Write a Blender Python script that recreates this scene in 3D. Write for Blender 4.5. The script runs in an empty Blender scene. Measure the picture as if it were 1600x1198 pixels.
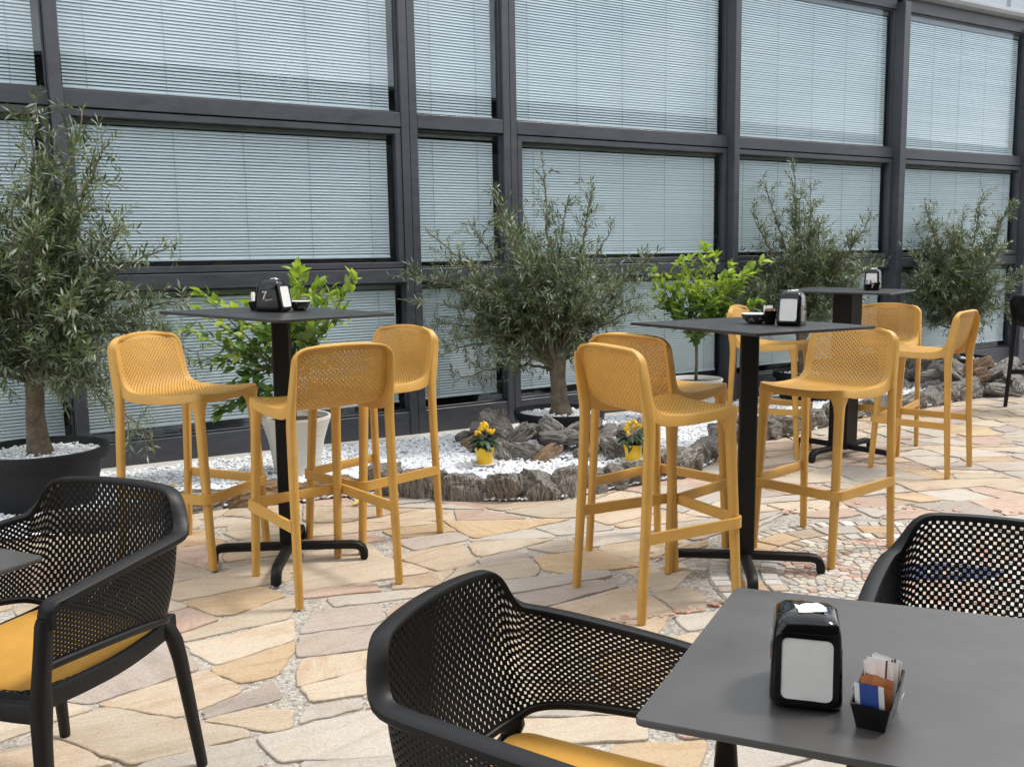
import bpy, math, random
import numpy as np
from mathutils import Vector, Matrix

random.seed(7)
RNG = np.random.RandomState(11)
scene = bpy.context.scene
COL = scene.collection
R = math.radians
PI = math.pi

# ------------------------------------------------------------------ camera
CAMH = 1.33
PITCH, ROLL = 0.12732, -0.007565
cam_d = bpy.data.cameras.new('camera')
cam_d.sensor_fit = 'HORIZONTAL'
cam_d.sensor_width = 36.0
cam_d.lens = 36.0 * 1450.85 / 1600.0
cam_d.clip_start = 0.05
cam_d.clip_end = 2000
cam = bpy.data.objects.new('camera', cam_d)
COL.objects.link(cam)
cp, sp = math.cos(PITCH), math.sin(PITCH)
fw = Vector((0, cp, -sp)); up0 = Vector((0, sp, cp)); rt0 = Vector((1, 0, 0))
cr, sr = math.cos(ROLL), math.sin(ROLL)
rt = cr * rt0 + sr * up0
up = -sr * rt0 + cr * up0
M = Matrix((rt, up, -fw)).transposed().to_4x4()
M.translation = Vector((0, 0, CAMH))
cam.matrix_world = M
scene.camera = cam

# ------------------------------------------------------------------ world, sun, exposure
SUN_AZ, SUN_EL = R(14), R(57)       # azimuth from +x towards +y
world = bpy.data.worlds.new('World')
scene.world = world
world.use_nodes = True
wn = world.node_tree
wn.nodes.clear()
def wnode(t, **k):
    n = wn.nodes.new(t)
    for a, b in k.items(): setattr(n, a, b)
    return n
w_out = wnode('ShaderNodeOutputWorld')
w_bg = wnode('ShaderNodeBackground')
w_sky = wnode('ShaderNodeTexSky', sky_type='NISHITA')
w_sky.sun_disc = False
w_sky.sun_elevation = SUN_EL
w_sky.sun_rotation = PI / 2 - SUN_AZ
w_sky.dust_density = 2.0
w_tc = wnode('ShaderNodeTexCoord')
w_map = wnode('ShaderNodeMapping')
w_map.inputs['Scale'].default_value = (1.0, 1.0, 2.2)
w_noise = wnode('ShaderNodeTexNoise')
w_noise.inputs['Scale'].default_value = 2.6
w_noise.inputs['Detail'].default_value = 7
w_noise.inputs['Roughness'].default_value = 0.58
w_ramp = wnode('ShaderNodeValToRGB')
w_ramp.color_ramp.elements[0].position = 0.36
w_ramp.color_ramp.elements[0].color = (0.25, 0.25, 0.25, 1)
w_ramp.color_ramp.elements[1].position = 0.56
w_ramp.color_ramp.elements[1].color = (1, 1, 1, 1)
w_cl = wnode('ShaderNodeTexNoise')
w_cl.inputs['Scale'].default_value = 3.4
w_cl.inputs['Detail'].default_value = 5
w_clr = wnode('ShaderNodeValToRGB')
w_clr.color_ramp.elements[0].position = 0.3
w_clr.color_ramp.elements[0].color = (6.0, 6.4, 7.0, 1)
w_clr.color_ramp.elements[1].position = 0.72
w_clr.color_ramp.elements[1].color = (15.5, 15.5, 15.2, 1)
w_mix = wnode('ShaderNodeMix', data_type='RGBA')
L = wn.links.new
L(w_tc.outputs['Generated'], w_map.inputs['Vector'])
L(w_map.outputs['Vector'], w_noise.inputs['Vector'])
L(w_map.outputs['Vector'], w_cl.inputs['Vector'])
L(w_noise.outputs['Fac'], w_ramp.inputs['Fac'])
L(w_cl.outputs['Fac'], w_clr.inputs['Fac'])
L(w_ramp.outputs['Color'], w_mix.inputs['Factor'])
L(w_sky.outputs['Color'], w_mix.inputs['A'])
L(w_clr.outputs['Color'], w_mix.inputs['B'])
L(w_mix.outputs['Result'], w_bg.inputs['Color'])
w_bg.inputs['Strength'].default_value = 0.10
L(w_bg.outputs['Background'], w_out.inputs['Surface'])

sun_d = bpy.data.lights.new('sun', 'SUN')
sun_d.energy = 1.4
sun_d.angle = R(11)
sun_d.color = (1.0, 0.95, 0.87)
sun = bpy.data.objects.new('sun', sun_d)
COL.objects.link(sun)
sdir = Vector((math.cos(SUN_EL) * math.cos(SUN_AZ), math.cos(SUN_EL) * math.sin(SUN_AZ), math.sin(SUN_EL)))
sun.rotation_euler = sdir.to_track_quat('Z', 'Y').to_euler()
scene.view_settings.view_transform = 'Standard'
scene.view_settings.look = 'None'
scene.view_settings.gamma = 1
scene.view_settings.use_curve_mapping = False
scene.view_settings.exposure = 1.0
scene.render.engine = 'CYCLES'
scene.cycles.max_bounces = 8
scene.cycles.transparent_max_bounces = 16
scene.cycles.use_adaptive_sampling = True
scene.cycles.use_denoising = True

# ------------------------------------------------------------------ helpers
class MB:
    def __init__(s):
        s.v = []; s.f = []; s.m = []
    def add(s, verts, faces, mi=0):
        b = len(s.v)
        s.v.extend([tuple(map(float, p)) for p in verts])
        for f in faces:
            s.f.append(tuple(i + b for i in f)); s.m.append(mi)
    def box(s, c, size, rot=None, mi=0, bev=0.0):
        hx, hy, hz = size[0] / 2, size[1] / 2, size[2] / 2
        if bev <= 0:
            vs = [(sx * hx, sy * hy, sz * hz) for sz in (-1, 1) for sx, sy in ((-1, -1), (1, -1), (1, 1), (-1, 1))]
            fs = [(3, 2, 1, 0), (4, 5, 6, 7), (0, 1, 5, 4), (1, 2, 6, 5), (2, 3, 7, 6), (3, 0, 4, 7)]
        else:
            b = min(bev, hx * .49, hy * .49, hz * .49)
            rings = []
            for z, k in ((-hz, b), (-hz + b, 0), (hz - b, 0), (hz, b)):
                x, y = hx - k, hy - k
                q = b
                rings.append([(x - q, -y, z), (x, -y + q, z), (x, y - q, z), (x - q, y, z), (-x + q, y, z), (-x, y - q, z), (-x, -y + q, z), (-x + q, -y, z)])
            vs = [p for r in rings for p in r]
            fs = [tuple(reversed(range(8))), tuple(range(24, 32))]
            for k in range(3):
                for i in range(8):
                    j = (i + 1) % 8
                    fs.append((k * 8 + i, k * 8 + j, k * 8 + 8 + j, k * 8 + 8 + i))
        if rot is not None:
            vs = [tuple(rot @ Vector(p)) for p in vs]
        s.add([(p[0] + c[0], p[1] + c[1], p[2] + c[2]) for p in vs], fs, mi)
    def loft(s, rings, closed=True, cap=True, mi=0):
        n = len(rings[0]); b = len(s.v)
        for r in rings: s.v.extend([tuple(map(float, p)) for p in r])
        rng = n if closed else n - 1
        for k in range(len(rings) - 1):
            for i in range(rng):
                j = (i + 1) % n
                s.f.append((b + k * n + i, b + k * n + j, b + (k + 1) * n + j, b + (k + 1) * n + i)); s.m.append(mi)
        if cap:
            s.f.append(tuple(b + i for i in reversed(range(n)))); s.m.append(mi)
            s.f.append(tuple(b + (len(rings) - 1) * n + i for i in range(n))); s.m.append(mi)
    def tube(s, path, rad, n=6, mi=0, cap=True):
        path = [Vector(p) for p in path]
        rings = []
        prev = None
        for i, p in enumerate(path):
            t = (path[min(i + 1, len(path) - 1)] - path[max(i - 1, 0)])
            if t.length < 1e-9: t = Vector((0, 0, 1))
            t.normalize()
            if prev is None:
                a = t.orthogonal().normalized()
            else:
                a = (prev - t * prev.dot(t))
                a = a.normalized() if a.length > 1e-6 else t.orthogonal().normalized()
            prev = a
            b2 = t.cross(a)
            r = rad[i] if hasattr(rad, '__len__') else rad
            rings.append([p + r * (math.cos(2 * PI * k / n) * a + math.sin(2 * PI * k / n) * b2) for k in range(n)])
        s.loft(rings, True, cap, mi)
    def lathe(s, prof, n=32, c=(0, 0, 0), mi=0, wob=0.0):
        rings = []
        for r, z in prof:
            rings.append([(c[0] + r * math.cos(2 * PI * k / n), c[1] + r * math.sin(2 * PI * k / n), c[2] + z) for k in range(n)])
        s.loft(rings, True, True, mi)
    def prism(s, pts, z0, z1, mi=0):
        n = len(pts)
        s.add([(x, y, z0) for x, y in pts] + [(x, y, z1) for x, y in pts],
              [tuple(reversed(range(n))), tuple(range(n, 2 * n))] + [(i, (i + 1) % n, n + (i + 1) % n, n + i) for i in range(n)], mi)
    def mesh(s, name, mats, smooth=False, angle=None):
        me = bpy.data.meshes.new(name)
        me.from_pydata(s.v, [], s.f)
        if not isinstance(mats, (list, tuple)): mats = [mats]
        for m in mats: me.materials.append(m)
        if len(mats) > 1: me.polygons.foreach_set('material_index', s.m)
        if smooth or angle:
            me.polygons.foreach_set('use_smooth', [True] * len(me.polygons))
        if angle:
            try: me.set_sharp_from_angle(angle=angle)
            except Exception: pass
        me.update()
        return me

def link(name, me, parent=None, loc=None, rotz=None):
    o = bpy.data.objects.new(name, me)
    COL.objects.link(o)
    if parent is not None: o.parent = parent
    if loc is not None: o.location = loc
    if rotz is not None: o.rotation_euler = (0, 0, rotz)
    return o
def obj(name, mb, mats, parent=None, smooth=False, angle=None, loc=None, rotz=None):
    return link(name, mb.mesh(name, mats, smooth, angle), parent, loc, rotz)
def tag(o, label=None, cat=None, group=None, kind=None):
    if label: o['label'] = label
    if cat: o['category'] = cat
    if group: o['group'] = group
    if kind: o['kind'] = kind
    return o
def thing(name, label, cat, loc=(0, 0, 0), rotz=0, group=None):
    o = bpy.data.objects.new(name, None)
    COL.objects.link(o)
    o.empty_display_size = 0.1
    o.location = loc; o.rotation_euler = (0, 0, rotz)
    return tag(o, label, cat, group)
def copy_tree(o, parent=None):
    c = o.copy(); COL.objects.link(c)
    if parent is not None:
        c.parent = parent; c.matrix_parent_inverse = o.matrix_parent_inverse.copy()
    for ch in list(o.children): copy_tree(ch, c)
    return c
def dup(src, label, loc, rotz):
    c = copy_tree(src)
    c.location = loc; c.rotation_euler = (0, 0, rotz); c['label'] = label
    return c

# ------------------------------------------------------------------ materials
def mat(name):
    m = bpy.data.materials.new(name); m.use_nodes = True
    nt = m.node_tree
    return m, nt, nt.nodes['Principled BSDF'], nt.nodes['Material Output']
def nd(nt, t, ins=None, **k):
    n = nt.nodes.new(t)
    for a, b in k.items(): setattr(n, a, b)
    if ins:
        for a, b in ins.items(): n.inputs[a].default_value = b
    return n
def ramp(nt, stops):
    n = nt.nodes.new('ShaderNodeValToRGB')
    e = n.color_ramp.elements
    while len(e) < len(stops): e.new(0.5)
    for i, (p, c) in enumerate(stops):
        e[i].position = p; e[i].color = (*c, 1)
    return n
def simple(name, col, rough=0.5, metal=0.0, bump=0.0, bscale=60, var=0.0, vscale=4, spec=0.5, coat=0.0, rvar=0.0):
    m, nt, p, o = mat(name)
    p.inputs['Base Color'].default_value = (*col, 1)
    p.inputs['Roughness'].default_value = rough
    p.inputs['Metallic'].default_value = metal
    p.inputs['Specular IOR Level'].default_value = spec
    p.inputs['Coat Weight'].default_value = coat
    p.inputs['Coat Roughness'].default_value = 0.05
    tc = nd(nt, 'ShaderNodeTexCoord')
    if var > 0 or rvar > 0:
        n = nd(nt, 'ShaderNodeTexNoise', {'Scale': vscale, 'Detail': 6, 'Roughness': 0.6})
        nt.links.new(tc.outputs['Object'], n.inputs['Vector'])
        if var > 0:
            r = ramp(nt, [(0.3, tuple(c * (1 - var) for c in col)), (0.7, tuple(min(1, c * (1 + var)) for c in col))])
            nt.links.new(n.outputs['Fac'], r.inputs['Fac'])
            nt.links.new(r.outputs['Color'], p.inputs['Base Color'])
        if rvar > 0:
            mr = nd(nt, 'ShaderNodeMapRange', {'From Min': 0.3, 'From Max': 0.7, 'To Min': max(0.02, rough - rvar), 'To Max': rough + rvar})
            nt.links.new(n.outputs['Fac'], mr.inputs['Value'])
            nt.links.new(mr.outputs['Result'], p.inputs['Roughness'])
    if bump > 0:
        n2 = nd(nt, 'ShaderNodeTexNoise', {'Scale': bscale, 'Detail': 4})
        nt.links.new(tc.outputs['Object'], n2.inputs['Vector'])
        b = nd(nt, 'ShaderNodeBump', {'Strength': bump, 'Distance': 0.01})
        nt.links.new(n2.outputs['Fac'], b.inputs['Height'])
        nt.links.new(b.outputs['Normal'], p.inputs['Normal'])
    return m

M_yellow = simple('mustard_plastic', (0.575, 0.322, 0.070), 0.5, var=0.09, vscale=9, bump=0.06, bscale=900, rvar=0.06)
M_black = simple('black_plastic', (0.006, 0.006, 0.0065), 0.44, spec=0.3, bump=0.05, bscale=700, rvar=0.06, vscale=9)
M_metal = simple('black_powder_coat', (0.006, 0.006, 0.0065), 0.5, spec=0.25, bump=0.08, bscale=500, rvar=0.05)
M_top = simple('black_laminate', (0.020, 0.0195, 0.020), 0.40, spec=0.45, rvar=0.06, vscale=5, bump=0.02, bscale=800)
M_lowtop = simple('sky_sheen_laminate', (0.066, 0.063, 0.061), 0.40, rvar=0.12, vscale=7, var=0.08, bump=0.02, bscale=800, spec=0.6)  # black laminate again, with sky reflection put into a greyer base colour
M_gloss = simple('glossy_black_plastic', (0.003, 0.003, 0.0035), 0.12, spec=0.4)
M_cushion = simple('mustard_cloth', (0.60, 0.31, 0.05), 0.85, var=0.07, vscale=12, bump=0.25, bscale=500)
M_napkin = simple('white_napkin_paper', (0.76, 0.75, 0.72), 0.9, var=0.02, vscale=20, bump=0.08, bscale=60)
M_pot = simple('black_pot_plastic', (0.012, 0.0125, 0.014), 0.55, spec=0.3, var=0.3, vscale=8, bump=0.12, bscale=60, rvar=0.1)
M_saucer = simple('white_saucer_plastic', (0.72, 0.72, 0.70), 0.4, var=0.05)
M_ypot = simple('yellow_pot_plastic', (0.80, 0.50, 0.01), 0.38, var=0.04)
M_soil = simple('dark_potting_soil', (0.03, 0.022, 0.015), 0.95, var=0.4, vscale=40, bump=0.6, bscale=80)
M_kerb = simple('pale_kerb_stone', (0.50, 0.48, 0.45), 0.85, var=0.14, vscale=7, bump=0.2, bscale=60)
M_dark = simple('dim_room_shade', (0.02, 0.022, 0.026), 0.9)  # the room's dimness is put into this near-black colour
M_blind = simple('pale_blind_slat', (0.83, 0.87, 0.89), 0.55, var=0.04, vscale=2)
M_cord = simple('grey_blind_cord', (0.28, 0.31, 0.32), 0.8)
M_rail = simple('olive_grey_rail', (0.17, 0.18, 0.155), 0.6)
M_gutter = simple('grey_aluminium', (0.30, 0.31, 0.33), 0.4, var=0.1, vscale=3)
M_fascia = simple('pale_fascia_panel', (0.34, 0.38, 0.42), 0.35, var=0.05, vscale=1.5)
M_gold = simple('bronze_print', (0.22, 0.10, 0.045), 0.5)
M_white = simple('white_print', (0.75, 0.75, 0.75), 0.5)
M_pepper = simple('yellow_pepper_skin', (0.85, 0.50, 0.01), 0.3, var=0.12, vscale=30)
M_dryleaf = simple('dry_yellow_leaf', (0.50, 0.42, 0.10), 0.7, var=0.2, vscale=20)

# facade metal: anthracite powder coat with rain smudges
def make_facade_metal():
    m, nt, p, o = mat('anthracite_aluminium')
    tc = nd(nt, 'ShaderNodeTexCoord')
    mp = nd(nt, 'ShaderNodeMapping'); mp.inputs['Scale'].default_value = (3, 3, 9)
    n = nd(nt, 'ShaderNodeTexNoise', {'Scale': 1.6, 'Detail': 8, 'Roughness': 0.7, 'Distortion': 0.8})
    n2 = nd(nt, 'ShaderNodeTexNoise', {'Scale': 0.9, 'Detail': 3})
    nt.links.new(tc.outputs['Object'], mp.inputs['Vector'])
    nt.links.new(mp.outputs['Vector'], n.inputs['Vector'])
    nt.links.new(tc.outputs['Object'], n2.inputs['Vector'])
    r = ramp(nt, [(0.33, (0.042, 0.045, 0.055)), (0.47, (0.055, 0.058, 0.070)), (0.64, (0.064, 0.068, 0.081))])
    nt.links.new(n.outputs['Fac'], r.inputs['Fac'])
    r2 = ramp(nt, [(0.3, (0.85, 0.85, 0.85)), (0.7, (1.1, 1.1, 1.1))])
    nt.links.new(n2.outputs['Fac'], r2.inputs['Fac'])
    mx = nd(nt, 'ShaderNodeMix', data_type='RGBA', blend_type='MULTIPLY'); mx.inputs['Factor'].default_value = 1
    nt.links.new(r.outputs['Color'], mx.inputs['A']); nt.links.new(r2.outputs['Color'], mx.inputs['B'])
    nt.links.new(mx.outputs['Result'], p.inputs['Base Color'])
    mr = nd(nt, 'ShaderNodeMapRange', {'From Min': 0.35, 'From Max': 0.65, 'To Min': 0.36, 'To Max': 0.55})
    nt.links.new(n.outputs['Fac'], mr.inputs['Value']); nt.links.new(mr.outputs['Result'], p.inputs['Roughness'])
    return m
M_facade = make_facade_metal()

def make_glass():
    m, nt, p, o = mat('tinted_glass')
    nt.nodes.remove(p)
    tr = nd(nt, 'ShaderNodeBsdfTransparent'); tr.inputs['Color'].default_value = (0.928, 0.962, 0.968, 1)
    gl = nd(nt, 'ShaderNodeBsdfGlossy', {'Roughness': 0.012}); gl.inputs['Color'].default_value = (0.9, 0.95, 1, 1)
    # Schlick reflectance per face, same from both sides
    gm = nd(nt, 'ShaderNodeNewGeometry')
    dt = nd(nt, 'ShaderNodeVectorMath', operation='DOT_PRODUCT')
    nt.links.new(gm.outputs['Incoming'], dt.inputs[0]); nt.links.new(gm.outputs['Normal'], dt.inputs[1])
    ab = nd(nt, 'ShaderNodeMath', operation='ABSOLUTE'); nt.links.new(dt.outputs['Value'], ab.inputs[0])
    om = nd(nt, 'ShaderNodeMath', operation='SUBTRACT'); om.inputs[0].default_value = 1.0; nt.links.new(ab.outputs[0], om.inputs[1])
    pw = nd(nt, 'ShaderNodeMath', operation='POWER'); pw.inputs[1].default_value = 5.0; nt.links.new(om.outputs[0], pw.inputs[0])
    fr = nd(nt, 'ShaderNodeMapRange', {'To Min': 0.045, 'To Max': 1.0}); nt.links.new(pw.outputs[0], fr.inputs['Value'])
    tc = nd(nt, 'ShaderNodeTexCoord')
    nz = nd(nt, 'ShaderNodeTexNoise', {'Scale': 0.8, 'Detail': 2})
    nt.links.new(tc.outputs['Object'], nz.inputs['Vector'])
    bp = nd(nt, 'ShaderNodeBump', {'Strength': 0.05, 'Distance': 0.05})
    nt.links.new(nz.outputs['Fac'], bp.inputs['Height'])
    nt.links.new(bp.outputs['Normal'], gl.inputs['Normal'])
    mx = nd(nt, 'ShaderNodeMixShader')
    nt.links.new(fr.outputs['Result'], mx.inputs['Fac'])
    nt.links.new(tr.outputs['BSDF'], mx.inputs[1]); nt.links.new(gl.outputs['BSDF'], mx.inputs[2])
    nt.links.new(mx.outputs['Shader'], o.inputs['Surface'])
    return m
M_glass = make_glass()

def make_stone(name, a, b, c, grain=1.0):
    """flagstone: a, b main bands, c stain"""
    m, nt, p, o = mat(name)
    tc = nd(nt, 'ShaderNodeTexCoord'); oi = nd(nt, 'ShaderNodeObjectInfo')
    mul = nd(nt, 'ShaderNodeVectorMath', operation='SCALE'); 
    cmb = nd(nt, 'ShaderNodeCombineXYZ')
    m1 = nd(nt, 'ShaderNodeMath', operation='MULTIPLY'); m1.inputs[1].default_value = 57.0
    nt.links.new(oi.outputs['Random'], m1.inputs[0])
    nt.links.new(m1.outputs[0], cmb.inputs['X']); nt.links.new(m1.outputs[0], cmb.inputs['Y'])
    add = nd(nt, 'ShaderNodeVectorMath', operation='ADD')
    nt.links.new(tc.outputs['Object'], add.inputs[0]); nt.links.new(cmb.outputs[0], add.inputs[1])
    mp = nd(nt, 'ShaderNodeMapping'); mp.inputs['Scale'].default_value = (2.4, 11 * grain, 8)
    nt.links.new(add.outputs[0], mp.inputs['Vector'])
    n = nd(nt, 'ShaderNodeTexNoise', {'Scale': 1.4, 'Detail': 7, 'Roughness': 0.62, 'Distortion': 1.1})
    nt.links.new(mp.outputs['Vector'], n.inputs['Vector'])
    n2 = nd(nt, 'ShaderNodeTexNoise', {'Scale': 4.5, 'Detail': 5, 'Roughness': 0.6})
    nt.links.new(add.outputs[0], n2.inputs['Vector'])
    n3 = nd(nt, 'ShaderNodeTexNoise', {'Scale': 90, 'Detail': 4, 'Roughness': 0.7})
    nt.links.new(add.outputs[0], n3.inputs['Vector'])
    r = ramp(nt, [(0.30, a), (0.52, b), (0.74, tuple((x + y) / 2 * 1.12 for x, y in zip(a, b)))])
    nt.links.new(n.outputs['Fac'], r.inputs['Fac'])
    r2 = ramp(nt, [(0.50, (0, 0, 0)), (0.72, (0.75, 0.75, 0.75))])
    nt.links.new(n2.outputs['Fac'], r2.inputs['Fac'])
    mx = nd(nt, 'ShaderNodeMix', data_type='RGBA'); mx.inputs['B'].default_value = (*c, 1)
    nt.links.new(r2.outputs['Color'], mx.inputs['Factor']); nt.links.new(r.outputs['Color'], mx.inputs['A'])
    r3 = ramp(nt, [(0.3, (0.84, 0.84, 0.84)), (0.68, (1.08, 1.08, 1.08))])
    nt.links.new(n3.outputs['Fac'], r3.inputs['Fac'])
    mx2 = nd(nt, 'ShaderNodeMix', data_type='RGBA', blend_type='MULTIPLY'); mx2.inputs['Factor'].default_value = 1
    nt.links.new(mx.outputs['Result'], mx2.inputs['A']); nt.links.new(r3.outputs['Color'], mx2.inputs['B'])
    hs = nd(nt, 'ShaderNodeHueSaturation')
    mv = nd(nt, 'ShaderNodeMapRange', {'To Min': 0.86, 'To Max': 1.14})
    nt.links.new(oi.outputs['Random'], mv.inputs['Value']); nt.links.new(mv.outputs['Result'], hs.inputs['Value'])
    nt.links.new(mx2.outputs['Result'], hs.inputs['Color'])
    nt.links.new(hs.outputs['Color'], p.inputs['Base Color'])
    p.inputs['Roughness'].default_value = 0.68
    ad = nd(nt, 'ShaderNodeMath', operation='ADD')
    nt.links.new(n.outputs['Fac'], ad.inputs[0]); nt.links.new(n3.outputs['Fac'], ad.inputs[1])
    bp = nd(nt, 'ShaderNodeBump', {'Strength': 0.65, 'Distance': 0.008})
    nt.links.new(ad.outputs[0], bp.inputs['Height']); nt.links.new(bp.outputs['Normal'], p.inputs['Normal'])
    return m
STONES = [
    (make_stone('cream_flagstone', (0.435, 0.348, 0.250), (0.53, 0.445, 0.345), (0.44, 0.305, 0.19)), 6),
    (make_stone('pale_grey_flagstone', (0.41, 0.37, 0.32), (0.50, 0.45, 0.39), (0.48, 0.38, 0.27)), 4),
    (make_stone('ochre_flagstone', (0.47, 0.315, 0.17), (0.55, 0.415, 0.265), (0.43, 0.26, 0.14)), 3),
    (make_stone('pink_flagstone', (0.41, 0.275, 0.205), (0.49, 0.365, 0.29), (0.37, 0.245, 0.18)), 3),
    (make_stone('mauve_grey_flagstone', (0.35, 0.295, 0.255), (0.44, 0.375, 0.325), (0.42, 0.32, 0.235)), 3),
    (make_stone('banded_sand_flagstone', (0.44, 0.320, 0.21), (0.54, 0.440, 0.325), (0.41, 0.265, 0.16), 1.6), 4)]
STONE_MATS = [m for m, w in STONES]

def make_mortar():
    m, nt, p, o = mat('aggregate_mortar')
    tc = nd(nt, 'ShaderNodeTexCoord')
    v = nd(nt, 'ShaderNodeTexVoronoi', {'Scale': 95.0})
    n = nd(nt, 'ShaderNodeTexNoise', {'Scale': 2.5, 'Detail': 6})
    nt.links.new(tc.outputs['Object'], v.inputs['Vector']); nt.links.new(tc.outputs['Object'], n.inputs['Vector'])
    sep = nd(nt, 'ShaderNodeSeparateColor')
    nt.links.new(v.outputs['Color'], sep.inputs['Color'])
    r = ramp(nt, [(0.0, (0.22, 0.205, 0.185)), (0.3, (0.37, 0.345, 0.305)), (0.7, (0.45, 0.42, 0.37)), (1.0, (0.57, 0.54, 0.49))])
    nt.links.new(sep.outputs['Red'], r.inputs['Fac'])
    r2 = ramp(nt, [(0.3, (0.82, 0.82, 0.84)), (0.7, (1.08, 1.05, 1.0))])
    nt.links.new(n.outputs['Fac'], r2.inputs['Fac'])
    mx = nd(nt, 'ShaderNodeMix', data_type='RGBA', blend_type='MULTIPLY'); mx.inputs['Factor'].default_value = 1
    nt.links.new(r.outputs['Color'], mx.inputs['A']); nt.links.new(r2.outputs['Color'], mx.inputs['B'])
    nt.links.new(mx.outputs['Result'], p.inputs['Base Color'])
    p.inputs['Roughness'].default_value = 0.9
    bp = nd(nt, 'ShaderNodeBump', {'Strength': 0.7, 'Distance': 0.006}); bp.invert = True
    nt.links.new(v.outputs['Distance'], bp.inputs['Height']); nt.links.new(bp.outputs['Normal'], p.inputs['Normal'])
    return m
M_mortar = make_mortar()

def make_island(name, stops, rough=0.6, bump=0.3, bscale=40):
    m, nt, p, o = mat(name)
    g = nd(nt, 'ShaderNodeNewGeometry')
    r = ramp(nt, stops)
    r.color_ramp.interpolation = 'LINEAR'
    nt.links.new(g.outputs['Random Per Island'], r.inputs['Fac'])
    tc = nd(nt, 'ShaderNodeTexCoord')
    n = nd(nt, 'ShaderNodeTexNoise', {'Scale': bscale, 'Detail': 4})
    nt.links.new(tc.outputs['Object'], n.inputs['Vector'])
    r3 = ramp(nt, [(0.3, (0.86, 0.86, 0.86)), (0.7, (1.08, 1.08, 1.08))])
    nt.links.new(n.outputs['Fac'], r3.inputs['Fac'])
    mx2 = nd(nt, 'ShaderNodeMix', data_type='RGBA', blend_type='MULTIPLY'); mx2.inputs['Factor'].default_value = 1
    nt.links.new(r.outputs['Color'], mx2.inputs['A']); nt.links.new(r3.outputs['Color'], mx2.inputs['B'])
    nt.links.new(mx2.outputs['Result'], p.inputs['Base Color'])
    p.inputs['Roughness'].default_value = rough
    b = nd(nt, 'ShaderNodeBump', {'Strength': bump, 'Distance': 0.005})
    nt.links.new(n.outputs['Fac'], b.inputs['Height']); nt.links.new(b.outputs['Normal'], p.inputs['Normal'])
    return m
M_gravel = make_island('white_marble_gravel', [(0, (0.66, 0.68, 0.71)), (0.2, (0.80, 0.82, 0.85)), (1, (0.90, 0.91, 0.92))], 0.65, 0.15)
M_gravelbase = simple('white_gravel_bed', (0.76, 0.77, 0.79), 0.9, var=0.25, vscale=50, bump=0.8, bscale=60)
M_redpeb = make_island('red_brown_pebble', [(0, (0.46, 0.24, 0.17)), (0.4, (0.54, 0.34, 0.26)), (0.7, (0.58, 0.44, 0.35)), (1, (0.42, 0.29, 0.24))], 0.6)
M_mixpeb = make_island('pale_mosaic_pebble', [(0, (0.52, 0.48, 0.42)), (0.4, (0.60, 0.54, 0.44)), (0.7, (0.46, 0.44, 0.42)), (1, (0.62, 0.58, 0.52))], 0.6)
M_bluepeb = make_island('blue_mosaic_pebble', [(0, (0.03, 0.035, 0.09)), (0.6, (0.06, 0.08, 0.22)), (1, (0.03, 0.03, 0.06))], 0.4)
M_tile = make_stone('pale_mosaic_tile', (0.58, 0.56, 0.51), (0.66, 0.64, 0.60), (0.52, 0.46, 0.38))

def make_rock(name, base, dark, lite, tint):
    m, nt, p, o = mat(name)
    tc = nd(nt, 'ShaderNodeTexCoord'); oi = nd(nt, 'ShaderNodeObjectInfo')
    cmb = nd(nt, 'ShaderNodeCombineXYZ')
    m1 = nd(nt, 'ShaderNodeMath', operation='MULTIPLY'); m1.inputs[1].default_value = 31.0
    nt.links.new(oi.outputs['Random'], m1.inputs[0])
    for k in 'XYZ': nt.links.new(m1.outputs[0], cmb.inputs[k])
    add = nd(nt, 'ShaderNodeVectorMath', operation='ADD')
    nt.links.new(tc.outputs['Object'], add.inputs[0]); nt.links.new(cmb.outputs[0], add.inputs[1])
    mp = nd(nt, 'ShaderNodeMapping'); mp.inputs['Scale'].default_value = (6, 38, 46)
    nt.links.new(add.outputs[0], mp.inputs['Vector'])
    n = nd(nt, 'ShaderNodeTexNoise', {'Scale': 1.0, 'Detail': 8, 'Roughness': 0.68, 'Distortion': 1.6})
    nt.links.new(mp.outputs['Vector'], n.inputs['Vector'])
    n2 = nd(nt, 'ShaderNodeTexNoise', {'Scale': 7, 'Detail': 6, 'Roughness': 0.65})
    nt.links.new(add.outputs[0], n2.inputs['Vector'])
    r = ramp(nt, [(0.34, dark), (0.46, base), (0.56, tuple((x + y) / 2 for x, y in zip(base, lite))), (0.68, lite)])
    nt.links.new(n.outputs['Fac'], r.inputs['Fac'])
    r2 = ramp(nt, [(0.45, (0, 0, 0)), (0.7, (0.7, 0.7, 0.7))])
    nt.links.new(n2.outputs['Fac'], r2.inputs['Fac'])
    mx = nd(nt, 'ShaderNodeMix', data_type='RGBA'); mx.inputs['B'].default_value = (*tint, 1)
    nt.links.new(r2.outputs['Color'], mx.inputs['Factor']); nt.links.new(r.outputs['Color'], mx.inputs['A'])
    nt.links.new(mx.outputs['Result'], p.inputs['Base Color'])
    p.inputs['Roughness'].default_value = 0.85
    ad = nd(nt, 'ShaderNodeMath', operation='ADD')
    nt.links.new(n.outputs['Fac'], ad.inputs[0]); nt.links.new(n2.outputs['Fac'], ad.inputs[1])
    bp = nd(nt, 'ShaderNodeBump', {'Strength': 1.0, 'Distance': 0.02})
    nt.links.new(ad.outputs[0], bp.inputs['Height']); nt.links.new(bp.outputs['Normal'], p.inputs['Normal'])
    return m
M_rock = make_rock('grey_brown_slate_rock', (0.145, 0.130, 0.113), (0.024, 0.021, 0.019), (0.47, 0.445, 0.41), (0.16, 0.133, 0.105))
M_rock2 = make_rock('rust_brown_rock', (0.23, 0.145, 0.085), (0.08, 0.05, 0.03), (0.42, 0.33, 0.24), (0.30, 0.17, 0.08))
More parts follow.
